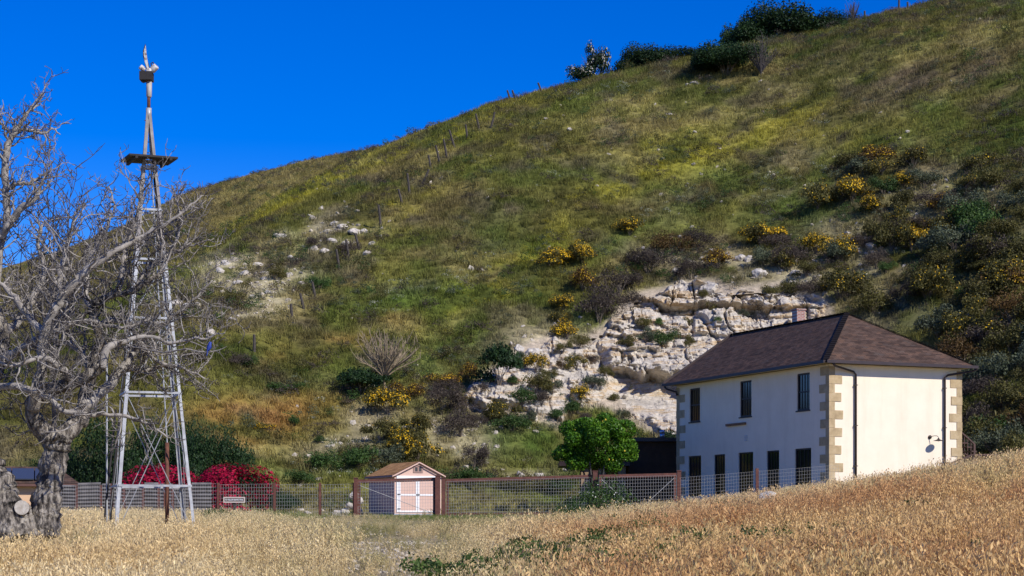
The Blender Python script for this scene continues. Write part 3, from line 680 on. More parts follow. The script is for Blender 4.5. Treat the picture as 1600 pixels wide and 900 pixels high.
HA_ = math.radians(23.1); HC = Vector((14.05, 85.0, 0)); HWID, HLEN = 7.05, 14.3
hb0, hz1, heave, hridge, OV = 2.0, 8.93, 9.03, 11.72, .5
house = empty('ranch_house', HC, HA_)
tag(house, 'white stucco two storey house with brown shingled roof and tan corner stones', 'house')
ca, sa = math.cos(HA_), math.sin(HA_)
def h_left(px):   # distance along the shaded long wall
    u = (px-800)/FPX; return (HC.x-HC.y*u)/(sa+ca*u)
def h_right(px):  # distance along the sunlit end wall
    u = (px-800)/FPX; return (HC.y*u-HC.x)/(ca-sa*u)
def z_left(px, py): return CAMZ+(HORIZ-py)/FPX*(HC.y+ca*h_left(px))
def z_right(px, py): return CAMZ+(HORIZ-py)/FPX*(HC.y+sa*h_right(px))

ups = [(1077.5,1093.7,606.5,659), (1156.2,1174.2,595,651), (1245.2,1265.2,583,641)]
los = [(1075.6,1095.5,712.2,785), (1115.7,1132.8,710,785), (1153.8,1176.8,706.7,780), (1198,1217.4,704,775), (1242,1267.5,700.5,765)]
opens = []
for (p0, p1, t0, t1) in ups+los:
    y1, y0 = h_left(p0), h_left(p1); pm = (p0+p1)/2; zt = z_left(pm, t0); zb = z_left(pm, t1)
    if t0 > 690: zb = max(zb, zt-2.05)
    opens.append((y0, y1, zb, zt))
m = MB()
ys = sorted({0., HLEN, *[o[0] for o in opens], *[o[1] for o in opens]}); zs = sorted({hb0, hz1, *[o[2] for o in opens], *[o[3] for o in opens]})
for i in range(len(ys)-1):
    for j in range(len(zs)-1):
        cy, cz = (ys[i]+ys[i+1])/2, (zs[j]+zs[j+1])/2
        if not any(o[0] < cy < o[1] and o[2] < cz < o[3] for o in opens):
            m.poly([(0,ys[i],zs[j]), (0,ys[i],zs[j+1]), (0,ys[i+1],zs[j+1]), (0,ys[i+1],zs[j])])
for (y0, y1, z0, z1) in opens:
    D = .14
    m.poly([(0,y0,z0),(D,y0,z0),(D,y0,z1),(0,y0,z1)]); m.poly([(0,y1,z0),(0,y1,z1),(D,y1,z1),(D,y1,z0)])
    m.poly([(0,y0,z1),(D,y0,z1),(D,y1,z1),(0,y1,z1)]); m.poly([(0,y0,z0),(0,y1,z0),(D,y1,z0),(D,y0,z0)])
m.poly([(0,0,hb0),(HWID,0,hb0),(HWID,0,hz1),(0,0,hz1)])
m.poly([(HWID,0,hb0),(HWID,HLEN,hb0),(HWID,HLEN,hz1),(HWID,0,hz1)])
m.poly([(HWID,HLEN,hb0),(0,HLEN,hb0),(0,HLEN,hz1),(HWID/2,HLEN,hridge-.25),(HWID,HLEN,hz1)])
m.build('wall', M_stucco, house)
for k, (y0, y1, z0, z1) in enumerate(opens):
    up = k < 3; fr = MB(); t = .07; x0, x1 = .05, .12
    fr.box((x0,y0,z0),(x1,y0+t,z1)).box((x0,y1-t,z0),(x1,y1,z1)).box((x0,y0+t,z1-t),(x1,y1-t,z1)).box((x0,y0+t,z0),(x1,y1-t,z0+t))
    f = fr.build('window' if up else 'door', M_winframe, house)
    pn = MB().box((.095,y0+t,z0+t),(.105,y1-t,z1-t)).build('pane', M_pane, f)
    mb = MB(); zm = (z0+z1)/2
    mb.box((.06,y0+t,zm-.03),(.094,y1-t,zm+.03))
    for q in range(1, 4):
        yy = y0+t+(y1-y0-2*t)*q/4; mb.box((.072,yy-.012,z0+t),(.088,yy+.012,zm-.03)); mb.box((.072,yy-.012,zm+.03),(.088,yy+.012,z1-t))
    mb.build('sash_bars', M_winframe, f)
    if up: MB().box((-.05,y0-.05,z0-.06),(.09,y1+.05,z0-.002)).build('sill', M_winframe, f)
# corner stones, alternately long on one face and on the other
QH = .39
def quoin(x0, x1, y0, y1, z): MB().box((x0,y0,z+.004),(x1,y1,z+QH-.004)).build('quoin_stone', M_quoin, house)
nq = int((hz1-.12-3.0)/QH)
for i in range(nq+1):
    z = hz1-.10-QH*(i+1); e = .025+.012*(i % 3 == 0); lg = .60+.05*((i*7) % 3); sh = .27
    r = i % 2 == 1
    quoin(-e, lg if r else sh, -e, sh if r else lg+.1, z)
    quoin(HWID-(lg-.04 if r else sh-.02), HWID+e, -e, sh if r else lg, z)
    quoin(-e, sh if r else lg, HLEN-(lg+.2 if r else sh), HLEN+e, z)
# hipped and gabled roof in courses
def slope(e0, e1, t0, t1, rows, u0=0.0):
    e0, e1, t0, t1 = map(Vector, (e0, e1, t0, t1)); nrm = (e1-e0).cross((t0+t1)/2-(e0+e1)/2).normalized()
    if nrm.z < 0: nrm = -nrm
    V = []; F = []; U = []; d = (e1-e0).normalized(); Ls = ((t0+t1)/2-(e0+e1)/2).length
    sl_ = ((t0-e0)-d*(t0-e0).dot(d)).length
    for i in range(rows):
        a, b = i/rows, (i+1)/rows; n = len(V)
        la, ra, lb, rb = e0.lerp(t0, a), e1.lerp(t1, a), e0.lerp(t0, b), e1.lerp(t1, b); up = nrm*.009
        P = [la+up, ra+up, rb+nrm*.002, lb+nrm*.002, la, ra]
        V += [tuple(p) for p in P]; U += [((p-e0).dot(d)+u0, (sl_*q)) for p, q in zip(P, (a+.0004, a+.0004, b-.0004, b-.0004, a+.0004, a+.0004))]
        F += [(n, n+1, n+2, n+3), (n+4, n+5, n+1, n)]
    return V, F, U
def slope_obj(name, parent, mat, *a, **k):
    V, F, U = slope(*a, **k); return link(bpy.data.objects.new(name, mesh_np(name, np.array(V), np.array(F), [mat], None, uv=np.array(U))), parent)
xc = HWID/2; yh = 4.0; E = heave
A0 = (-OV,-OV,E); A1 = (HWID+OV,-OV,E); B0 = (-OV,HLEN+OV,E); B1 = (HWID+OV,HLEN+OV,E); T0 = (xc,yh,hridge); T1 = (xc,HLEN+OV,hridge)
roof = MB().poly([(-OV+.02,-OV+.02,E-.07),(-OV+.02,HLEN+OV-.02,E-.07),(HWID+OV-.02,HLEN+OV-.02,E-.07),(HWID+OV-.02,-OV+.02,E-.07)]).build('roof', M_soffit, house)
slope_obj('roof_slope', roof, M_shingle, A0, B0, T0, T1, 34)
slope_obj('roof_slope', roof, M_shingle, A0, A1, T0, T0, 34, u0=3.1)
slope_obj('roof_slope', roof, M_shingle, A1, B1, T0, T1, 34, u0=5.3)
cp = MB()
for a_, b_ in ((A0, T0), (A1, T0), (T0, T1)):
    a_, b_ = Vector(a_), Vector(b_); L = (b_-a_).length; n = int(L/.3)
    for i in range(n):
        cp.bar(a_.lerp(b_, i/n)+Vector((0,0,.05)), a_.lerp(b_, (i+1)/n)+Vector((0,0,.03)), .26, .025)
cp.build('ridge_cap', M_shingle, roof)
gt = MB()
for a_, b_ in ((A0, A1), (A0, B0)):
    a_, b_ = Vector(a_), Vector(b_); o_ = Vector((0,-.06,-.05)) if a_.y == b_.y else Vector((-.06,0,-.05))
    gt.bar(a_+o_, b_+o_, .13, .13)
gt.build('gutter', M_brown, roof)
MB().bar(Vector(B0)+Vector((0,.02,-.02)), Vector(T1)+Vector((0,.02,-.02)), .05, .22).build('rake_board', M_brown, roof)
def downpipe(px, topx):
    s = h_right(px); pts = [(topx, -OV-.05, E-.12), (topx+(s-topx)*.12, -OV+.06, E-.22), (s-(s-topx)*.1, -.12, E-.42), (s, -.09, E-.55), (s, -.09, 3.2)]
    d_ = MB().tube(pts, .05, 8).build('downpipe', M_brown, house, True)
    for zz in (8.0, 6.2, 4.4): MB().box((s-.075,-.15,zz),(s+.075,-.005,zz+.035)).build('bracket', M_brown, d_)
downpipe(1335.5, h_right(1291)); downpipe(1474.5, h_right(1516))
MB().tube([(-OV-.05,HLEN+.35,E-.12), (-OV+.05,HLEN+.3,E-.25), (-.14,HLEN-.15,E-.42), (-.1,HLEN-.2,E-.6)], .05, 8).build('downpipe', M_brown, house, True)
# chimney standing behind the ridge
M_brick, n_, l_, b_ = newmat('red_brick')
bt = n_.new('ShaderNodeTexBrick'); tc = n_.new('ShaderNodeTexCoord'); mp = n_.new('ShaderNodeMapping'); mp.inputs['Rotation'].default_value = (math.pi/2, 0, 0)
l_.new(tc.outputs['Object'], mp.inputs[0]); l_.new(mp.outputs[0], bt.inputs['Vector'])
bt.inputs['Scale'].default_value = 1; bt.inputs['Brick Width'].default_value = .21; bt.inputs['Row Height'].default_value = .075; bt.inputs['Mortar Size'].default_value = .012
bt.inputs['Color1'].default_value = (.22,.055,.03,1); bt.inputs['Color2'].default_value = (.36,.13,.08,1); bt.inputs['Mortar'].default_value = (.40,.36,.32,1); l_.new(bt.outputs['Color'], b_.inputs['Base Color'])
chx, chy = xc+.8, 9.6
ch = MB().box((chx-.24,chy-.24,10.2),(chx+.24,chy+.24,12.48)).build('chimney', M_brick, house)
MB().box((chx-.28,chy-.28,12.482),(chx+.28,chy+.28,12.55)).build('chimney_cap', M_brick, ch)
# odd beam and vent on the long wall
y0, y1 = h_left(1166), h_left(1136.5); zb = z_left(1150, 663)
MB().bar((-.06,y1,z_left(1137,664.5)),(-.06,y0,z_left(1166,661.5)),.11,.11).build('timber_beam', M_beam, house)
yv = h_left(1166); zv = z_left(1166, 684.5); vt = MB()
for i in range(4): vt.box((-.03,yv-.13,zv-.14+i*.075),(-.004,yv+.13,zv-.14+i*.075+.045))
vt.build('wall_vent', noisy('pale_vent', [(.3, G3(.52)), (.7, G3(.6))], 5), house)

# gooseneck lamp on the sunlit wall
sx = h_right(1452.5); lz = z_right(1453, 683)
def hw(x, y, z): return house.matrix_basis @ Vector((x, y, z))
lamp = empty('wall_lamp', hw(sx, -.004, lz), HA_)
tag(lamp, 'dark gooseneck barn lamp on the sunlit white wall', 'lamp')
MB().tube([(0,0,0),(0,-.05,0)], .085, 14).build('base_plate', M_brown, lamp, True)
MB().tube([(0,-.04,0),(.03,-.14,.03),(.08,-.24,.05),(.15,-.34,.045),(.19,-.40,-.01),(.19,-.41,-.06)], .017, 8).build('arm', noisy('lamp_arm_metal', [(.3, (.22,.21,.20)), (.7, (.32,.31,.30))], 5, .4, metallic=.6), lamp, True)
m = MB(); prof = [(.03,0),(.045,-.05),(.10,-.085),(.23,-.125),(.235,-.135)]; ns = 20
for r_, z_ in prof:
    for k in range(ns): m.v.append((.19+r_*math.cos(6.2832*k/ns), -.41+r_*math.sin(6.2832*k/ns), -.05+z_))
for i in range(len(prof)-1):
    for k in range(ns): m.f.append((i*ns+k, i*ns+(k+1) % ns, (i+1)*ns+(k+1) % ns, (i+1)*ns+k))
m.f.append(tuple(range(ns))); m.build('lamp_shade', M_brown, lamp, True)
m = MB().tube([(.19,-.41,-.12),(.19,-.41,-.21)], [.045,.03], 8); m.build('bulb', noisy('lamp_glass', [(.3, G3(.6)), (.7, G3(.7))], 3, .2), lamp, True)

# stair with railing against the far end corner of the house
M_stair = noisy('brown_stair_timber', [(.3, (.05,.024,.018)), (.7, (.10,.05,.036))], 6, .7)
stair = empty('outdoor_stair', hw(HWID+.15, .4, 0), HA_)
tag(stair, 'dark brown wooden stair railing at the right corner of the white house', 'stairs')
def railing(p, q, h, n, nm):
    p, q = Vector(p), Vector(q); m = MB().bar(p+Vector((0,0,h)), q+Vector((0,0,h)), .09, .07); ob = m.build('handrail', M_stair, stair)
    MB().bar(p+Vector((0,0,.12)), q+Vector((0,0,.12)), .05, .05).build('bottom_rail', M_stair, ob)
    for i in range(n+1):
        a_ = p.lerp(q, i/n); w_ = .1 if i in (0, n) else .035
        MB().bar(a_, a_+Vector((0,0,h)), w_, w_).build('newel_post' if w_ > .05 else 'baluster', M_stair, ob)
railing((.1,1.2,5.85),(1.75,1.2,4.65),.95,9,'')
railing((-1.0,-.7,3.95),(.2,-.75,4.38),.62,5,'')
railing((.2,-.75,4.38),(1.65,-.7,4.4),.62,6,'')
for i in range(6):
    MB().box((.1+i*.27,.25,5.75-i*.19),(.1+i*.27+.3,1.15,5.8-i*.19)).build('tread', M_stair, stair)

# ------------------------------------------------------------------ garden shed
M_shedp = noisy('pink_siding', [(.3, (.60,.40,.32)), (.7, (.66,.45,.36))], 1.5, .8)
M_shedt = noisy('white_trim', [(.3, G3(.74)), (.7, G3(.82))], 3, .6)
M_sheddark = noisy('mauve_trim', [(.3, (.30,.19,.16)), (.7, (.36,.23,.19))], 3, .7)
M_hinge = noisy('dark_hinge', [(.3, G3(.03)), (.7, G3(.05))], 4, .5)
M_grey = noisy('grey_sill', [(.3, (.33,.37,.42)), (.7, (.42,.46,.50))], 4, .7)
SW, SL_, SB = 2.32, 3.3, math.radians(25.0)
sp = W(616.5, 806, 88.0)
shed = empty('garden_shed', sp, SB)
tag(shed, 'small pink garden shed with tan roof and white trimmed double doors', 'shed')
ez, rz_ = 1.93, 2.46
MB().box((0,0,.10),(SW,SL_,ez)).poly([(0,0,ez),(SW,0,ez),(SW/2,0,rz_)]).poly([(0,SL_,ez),(SW/2,SL_,rz_),(SW,SL_,ez)]).build('wall', M_shedp, shed)
gr = MB()
for i in range(1, 14): gr.box((-.006,i*SL_/14-.02,.14),(-.001,i*SL_/14+.02,ez-.03))
gr.build('siding_batten', M_shedp, shed)
for xx in (0.03, SW-.03): pass
MB().box((-.02,-.02,.03),(SW+.02,SL_+.02,.098)).build('base', M_grey, shed)
sr = slope_obj('roof', shed, M_tanroof, (-.14,-.16,ez-.06), (-.14,SL_+.12,ez-.06), (SW/2,-.16,rz_+.05), (SW/2,SL_+.12,rz_+.05), 9)
slope_obj('roof_slope', sr, M_tanroof, (SW+.14,-.16,ez-.06), (SW+.14,SL_+.12,ez-.06), (SW/2,-.16,rz_+.05), (SW/2,SL_+.12,rz_+.05), 9)
MB().bar((-.15,-.17,ez-.11),(SW/2,-.17,rz_),.03,.05).bar((SW+.15,-.17,ez-.11),(SW/2,-.17,rz_),.03,.05).build('rake_trim', M_shedp, sr)
MB().bar((-.16,-.17,ez-.11),(-.16,SL_+.12,ez-.11),.04,.09).build('fascia', M_sheddark, sr)
d0, d1, dz0, dz1 = .19, SW-.26, .17, 1.72
tr = MB().box((d0-.10,-.04,dz1),(d1+.10,-.003,dz1+.12)).box((d0-.10,-.04,dz0),(d0,-.003,dz1)).box((d1,-.04,dz0),(d1+.10,-.003,dz1)).build('door_trim', M_shedt, shed)
dm = (d0+d1)/2
for (a_, b_) in ((d0+.012, dm-.012), (dm+.012, d1-.012)):
    dr = MB().box((a_,-.03,dz0),(b_,-.003,dz1-.01)).build('door', M_shedp, shed)
    t = .075; f = MB()
    for (q0, q1, r0, r1) in ((a_,a_+t,dz0,dz1-.01),(b_-t,b_,dz0,dz1-.01),(a_+t,b_-t,dz0,dz0+t),(a_+t,b_-t,dz1-t-.01,dz1-.01),(a_+t,b_-t,.93,.93+t)): f.box((q0,-.045,r0),(q1,-.0305,r1))
    f.build('door_frame', M_shedt, dr)
    xe = d0-.06 if a_ == d0+.012 else d1-.05
    for zz in (.30, .96, 1.62): MB().box((xe,-.062,zz),(xe+.14,-.046,zz+.045)).build('hinge', M_hinge, dr)
MB().box((dm-.07,-.075,.95),(dm+.09,-.047,1.0)).build('latch', M_hinge, shed)
vf = MB(); vx, vz = SW/2+.0, 2.02; vf.box((vx-.24,-.03,vz-.03),(vx+.24,-.004,vz+.03)).box((vx-.24,-.03,vz+.22),(vx+.24,-.004,vz+.28)).box((vx-.24,-.03,vz+.03),(vx-.16,-.004,vz+.22)).box((vx+.16,-.03,vz+.03),(vx+.24,-.004,vz+.22)).box((vx-.035,-.03,vz+.03),(vx+.035,-.004,vz+.22))
vo = vf.build('gable_vent', M_sheddark, shed)
MB().box((vx-.159,-.012,vz+.031),(vx-.036,-.003,vz+.219)).build('vent_pane', M_hinge, vo); MB().box((vx+.036,-.012,vz+.031),(vx+.159,-.003,vz+.219)).build('vent_pane', M_hinge, vo)

# ------------------------------------------------------------------ outbuilding in the shade behind the citrus tree
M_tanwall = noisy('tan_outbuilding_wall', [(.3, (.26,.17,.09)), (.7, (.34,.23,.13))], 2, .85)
ann = empty('outbuilding', W(985, 770, 102.0), 0)
tag(ann, 'low dark flat roofed outbuilding in shade between the citrus tree and the house', 'building')
s_ = 102/FPX
az = lambda py: (770-py)*s_
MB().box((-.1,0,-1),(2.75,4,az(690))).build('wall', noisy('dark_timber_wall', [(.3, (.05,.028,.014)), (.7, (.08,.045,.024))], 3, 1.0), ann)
MB().box((-.25,-.3,az(690)+.004),(2.95,4.3,az(684))).build('roof', M_brown, ann)
MB().box((-3.8,-1.2,az(729)),(-.104,2.6,az(722))).build('porch_roof', M_brown, ann)
for x_ in (-2.45, -1.55, -.5): MB().box((x_-.2,-.9,-1.2),(x_+.2,-.6,az(729)-.004)).build('post', M_tanwall, ann)
MB().box((-2.6,2.0,-1),(-.12,2.3,az(730))).build('back_wall', M_tanwall, ann)
vt = MB().tube([(1.72,.5,az(684)),(1.72,.5,az(676))], .13, 12).build('vent_pipe', M_chrome, ann, True)
MB().tube([(1.72,.5,az(676)+.01),(1.72,.5,az(671))], [.18,.10], 12).build('vent_cap', M_chrome, vt, True)

# ------------------------------------------------------------------ small peach cottage at the left edge
M_peach = noisy('peach_stucco', [(.3, (.62,.40,.24)), (.7, (.68,.45,.28))], 2, .85)
cot = empty('cottage', W(48, 812, 90.0), math.radians(14))
tag(cot, 'small peach coloured cottage with brown roof behind the bare tree', 'house')
MB().box((-3.4,0,-.5),(1.75,4.2,1.55)).build('wall', M_peach, cot)
MB().box((-3.7,-.45,1.556),(2.25,4.6,1.68)).build('fascia', noisy('brown_fascia', [(.3, (.09,.04,.03)), (.7, (.13,.06,.045))], 3, .7), cot)
rf = slope_obj('roof', cot, M_shingle, (-3.7,-.45,1.69), (2.25,-.45,1.69), (-3.7,2.0,2.55), (1.2,2.0,2.55), 9)
slope_obj('roof_slope', rf, M_shingle, (2.25,-.45,1.69), (2.25,4.6,1.69), (1.2,2.0,2.55), (1.2,2.2,2.55), 9)
M_solar, n_, l_, b_ = newmat('solar_glass'); b_.inputs['Base Color'].default_value = (.05,.06,.08,1); b_.inputs['Roughness'].default_value = .15
for i in range(3):
    m = MB(); x_ = -1.9+i*1.05; q = Vector((0, .944, .331)); up = Vector((0,-.331,.944))*.06; o_ = Vector((x_, -.2, 1.86))
    P = [o_, o_+Vector((1.0,0,0)), o_+Vector((1.0,0,0))+q*1.6, o_+q*1.6]; m.v = [tuple(p) for p in P]+[tuple(p+up) for p in P]
    m.f = [(3,2,1,0),(4,5,6,7),(0,1,5,4),(1,2,6,5),(2,3,7,6),(3,0,4,7)]; m.build('solar_panel', M_solar, cot)
# ------------------------------------------------------------------ wire fence and gates
M_wire, n_, l_, b_ = newmat('galvanised_wire'); b_.inputs['Base Color'].default_value = (.38,.37,.35,1); b_.inputs['Metallic'].default_value = .3; b_.inputs['Roughness'].default_value = .6
M_rust_ = noisy('rust_brown_paint', [(.3, (.075,.026,.018)), (.55, (.13,.045,.03)), (.8, (.20,.08,.05))], 6, .75, .2)
M_post = noisy('weathered_post', [(.3, (.035,.028,.024)), (.7, (.085,.07,.058))], 8, .9)
def fpt(px, Y=None):
    Yv = Y or (80.0 if px > 330 else 80.0+ (330-px)*.004); x = (px-800)/FPX*Yv; return Vector((x, Yv, gz(x, Yv)))
def wire_panel(parent, a, b, za, zb, name='wire_mesh', low=.06, sp=.105, sv=.14, off=.0):
    """welded wire grid between two posts; a, b ground points, za, zb heights of the top edge"""
    m = MB(); inv = parent.location; L = (b-a).length; n = max(2, int(L/sp)); wd = .0075 if parent.name.startswith('field') or parent.location.x < 5 else .0055
    A = lambda t, h: (a.lerp(b, t)-inv)+Vector((0, -off, h))
    for i in range(n+1):
        t = i/n; hh = za+(zb-za)*t; m.bar(A(t, -.05), A(t, hh), wd)
    k = int(max(za, zb)/sv)
    for j in range(k+1):
        f = j/k; m.bar(A(0, low+(za-low)*f), A(1, low+(zb-low)*f), wd)
    o = m.build(name, M_wire, parent); o['kind'] = 'stuff'; return o
def post_(parent, p, h, w=.13, m=None, nm='post', depth=.5):
    p = p-parent.location; return MB().box((p.x-w/2,p.y-w/2,p.z-depth),(p.x+w/2,p.y+w/2,p.z+h)).build(nm, m or M_rust_, parent)
# left run of wire fence
f1 = empty('wire_fence', fpt(440)); tag(f1, 'welded wire fence with brown posts left of the pink shed', 'fence')
xs = [92, 175, 258, 341, 429, 500, 553]
for i, p in enumerate(xs):
    post_(f1, fpt(p), 1.42 if i else 1.2, .10)
    if i: wire_panel(f1, fpt(xs[i-1]), fpt(p), 1.34, 1.38)
# gates
def gate(label, p0, p1, h0, h1, Y, brace=None, bottom=True, y_off=0.0):
    a, b = fpt(p0, Y), fpt(p1, Y); g = empty('field_gate', a); tag(g, label, 'gate', 'brown framed wire gates'); L = b-a
    rail = MB().bar(Vector((0,0,h0-.07)), L+Vector((0,0,h1-.07)), .06, .15).build('top_rail', M_rust_, g)
    for q, h in ((Vector((0.07,0,0)), h0), (L-Vector((.07,0,0)), h1)): MB().box((q.x-.05,q.y-.04,q.z+.08),(q.x+.05,q.y+.04,q.z+h-.146)).build('stile', M_rust_, g)
    if bottom: MB().bar(Vector((0.1,0,.12)), L+Vector((-.1,0,.12)), .06, .12).build('bottom_rail', M_rust_, g)
    wire_panel(g, a, b, h0-.1, h1-.1, off=.05)
    if brace == 'V':
        for e, h in ((Vector((.1,-.06,0)), h0), (L+Vector((-.1,-.06,0)), h1)): MB().tube([e+Vector((0,0,h-.2)), L*.5+Vector((0,-.06,.15))], .013, 5).build('brace_wire', M_wire, g)
    if brace == 'D': MB().tube([Vector((.1,-.06,h0-.25)), L+Vector((-.2,-.06,.2))], .012, 5).build('brace_wire', M_wire, g)
    return g
gate('brown framed wire gate in front of the pink shed', 559, 681, 1.55, 1.66, 80.0, 'D', False)
gate('long brown framed wire gate between the shed and the citrus tree', 697, 925, 1.58, 1.72, 80.0)
gate('brown framed wire gate with two diagonal braces below the citrus tree', 936, 1057, 1.72, 1.66, 79.6, 'V', False)
for p, h, w, lb in ((556, 1.6, .16, 'brown gate post at the left edge of the pink shed'), (684, 1.72, .2, 'dark brown gate post standing in front of the shed door edge'), (693, 1.62, .16, 'rust brown gate post just right of the shed'), (930, 1.85, .19, 'tall brown gate post below the citrus tree'), (1061, 1.72, .16, 'brown gate post by the left end of the white house')):
    q = fpt(p, 79.9); e = empty('gate_post', q); tag(e, lb, 'post', 'gate posts'); post_(e, q, h, w, nm='timber'); MB().box((-w/2-.02,-w/2-.02,h+.002),(w/2+.02,w/2+.02,h+.04)).build('cap', M_rust_, e)
# right run
f3 = empty('wire_fence', fpt(1180, 79.6)); tag(f3, 'welded wire fence below the dark doors of the white house', 'fence')
xs = [1063, 1122, 1183, 1245, 1310]
for i, p in enumerate(xs):
    if i: wire_panel(f3, fpt(xs[i-1], 79.6), fpt(p, 79.6), 1.50-.04*i, 1.46-.04*i); 
    if i == 2: post_(f3, fpt(p, 79.6), 1.50, .12)
# ------------------------------------------------------------------ ribbed metal fence
M_rib = noisy('ribbed_grey_metal', [(.3, (.07,.058,.05)), (.5, (.14,.128,.12)), (.75, (.22,.20,.18))], 2.5, .75)
f2 = empty('ribbed_fence', fpt(200, 83.0)); tag(f2, 'grey horizontally ribbed metal fence behind the windmill', 'fence')
ed = [70, 122, 160, 196, 226, 250, 272, 300, 333]
for i in range(len(ed)-1):
    a, b = fpt(ed[i], 82.6)-f2.location, fpt(ed[i+1]-2, 82.6)-f2.location; m = MB(); nr = 9; hh = 1.32+.05*((i*5) % 3)
    for j in range(nr):
        z = .05+j*hh/nr; dz = hh/nr
        for (q0, y0, q1, y1) in ((0,0,.5,-.07), (.5,-.07,.86,-.05), (.86,-.05,1,0)):
            m.poly([(a.x,a.y+y0,a.z+z+q0*dz),(b.x,b.y+y0,b.z+z+q0*dz),(b.x,b.y+y1,b.z+z+q1*dz),(a.x,a.y+y1,a.z+z+q1*dz)])
    m.build('ribbed_panel', M_rib, f2)
    if i: MB().box((a.x-.11,a.y-.06,a.z-.3),(a.x-.005,a.y+.06,a.z+hh*.98)).build('post', M_rust_, f2)
for p, h in ((377, 2.05), (262, 2.0), (290, 2.05)):
    e = empty('stake', fpt(p if p != 377 else 341, 86.0)); tag(e, {377:'rusty stake standing in the right bougainvillea', 262:'rusty stake in the left bougainvillea nearest the windmill pipe', 290:'rusty stake between the two bougainvilleas'}[p], 'stake', 'rusty stakes by the bougainvilleas'); MB().tube([(0,0,-.4),(0,0,h)], .05, 6).build('rod', M_rust_, e); MB().tube([(0,0,h+.001),(0,0,h+.05)], [.06,.02], 6).build('tip', M_rust_, e)

# ------------------------------------------------------------------ trail sign
M_signf = noisy('sign_border', [(.3, (.50,.42,.36)), (.7, (.60,.51,.44))], 6, .7); M_signd = noisy('sign_brown', [(.3, (.10,.08,.07)), (.7, (.13,.10,.085))], 6, .7)
M_white = noisy('white_lettering', [(.3, G3(.75)), (.7, G3(.82))], 6, .6)
p = fpt(366, 76.0); sg = empty('trail_sign', p); tag(sg, 'brown trail sign with white lettering in front of the magenta bougainvillea', 'sign')
zc = CAMZ+(HORIZ-781)/FPX*76.0-p.z
MB().box((-.05,.02,-.4),(.05,.09,zc-.05)).build('post', M_post, sg)
bd = MB().box((-.40,-.02,zc-.10),(.40,.018,zc+.10)).build('board', M_signd, sg)
MB().box((-.43,-.028,zc+.07),(.43,.0185,zc+.115)).box((-.43,-.028,zc-.115),(.43,.0185,zc-.07)).box((-.43,-.028,zc-.07),(-.385,.0185,zc+.07)).box((.385,-.028,zc-.07),(.43,.0185,zc+.07)).build('border', M_signf, bd)
tx = bpy.data.curves.new('lettering', 'FONT'); tx.body = 'TO YELLOW BANKS TRAIL'; tx.size = .085; tx.align_x = 'CENTER'; tx.align_y = 'CENTER'; tx.extrude = .003; tx.offset = .0015; tx.materials.append(M_white)
to = link(bpy.data.objects.new('lettering', tx), bd); to.location = (0, -.0245, zc); to.rotation_euler = (math.pi/2, 0, 0)
bpy.context.view_layer.update(); sxl = .72/max(to.dimensions.x, .01)
tm = bpy.data.meshes.new_from_object(to.evaluated_get(bpy.context.evaluated_depsgraph_get())); bpy.data.objects.remove(to)
to = link(bpy.data.objects.new('lettering', tm), bd); to.location = (0, -.0245, zc); to.rotation_euler = (math.pi/2, 0, 0); to.scale = (sxl, 1, 1); to['kind'] = 'stuff'

# ------------------------------------------------------------------ windmill tower
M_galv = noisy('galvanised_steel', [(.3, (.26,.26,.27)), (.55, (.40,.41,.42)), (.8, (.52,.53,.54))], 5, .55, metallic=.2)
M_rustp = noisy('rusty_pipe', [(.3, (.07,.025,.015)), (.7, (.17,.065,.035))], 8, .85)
M_dark = noisy('blackened_timber_and_leg_shade', [(.3, (.012,.010,.010)), (.7, (.030,.026,.024))], 6, .8)
M_wgrey = noisy('weathered_steel', [(.3, (.17,.15,.135)), (.7, (.33,.30,.28))], 5, .7)
WY = 50.0; wc = Vector(((226-800)/FPX*WY, WY+.9, 0)); wc.z = gz(wc.x, wc.y)-.1
wm = empty('windmill_tower', wc, 0)
tag(wm, 'tall galvanised steel windmill tower without its wheel', 'windmill')
def wp(px, py, dy=0.0):
    return W(px, py, WY+.9+dy)-wc
ang = math.radians(17); hw_ = 1.06
apex = wp(232.5, 172)
base = []
for (i, j) in ((-1,-1),(1,-1),(1,1),(-1,1)):      # front left, front right, back right, back left
    base.append(Vector((i*hw_*math.cos(ang)-j*hw_*math.sin(ang), i*hw_*math.sin(ang)+j*hw_*math.cos(ang), 0)))
tops = [apex+Vector((b.x*.045, b.y*.045, 0)) for b in base]
def leg_at(i, z): t = z/apex.z; return base[i].lerp(tops[i], t)
for i in range(4):
    for k in range(3):     # angle iron in bolted lengths
        a, b = leg_at(i, apex.z*k/3-(.3 if k == 0 else 0)), leg_at(i, apex.z*(k+1)/3)
        c_ = Vector((-base[i].x, -base[i].y, 0)).normalized(); s1 = Matrix.Rotation(.785, 3, 'Z') @ c_; s2 = Matrix.Rotation(-.785, 3, 'Z') @ c_
        m = MB(); wdt = .075
        for s_ in (s1, s2):
            o_ = s_*wdt; th = Vector((0,0,1)).cross(s_)*.014
            m.v += [tuple(v) for v in (a, a+o_, b+o_, b, a+th, a+o_+th, b+o_+th, b+th)]; n0 = len(m.v)-8
            m.f += [tuple(n0+q for q in f) for f in ((0,1,2,3),(7,6,5,4),(0,3,7,4),(1,5,6,2),(0,4,5,1),(3,2,6,7))]
        m.build('leg', M_dark if i == 3 or (k == 2 and i == 2) else (M_wgrey if k == 2 else M_galv), wm)  # back left leg is steel too; its shade is put into the dark colour
zl = lambda py: wp(230, py).z
levels = [zl(760), zl(616), zl(500), zl(408), zl(330), zl(262)]
for z in levels:
    for i in range(4): MB().bar(leg_at(i, z), leg_at((i+1) % 4, z), .055, .055).build('girt', M_galv, wm)
lv = [.0]+levels
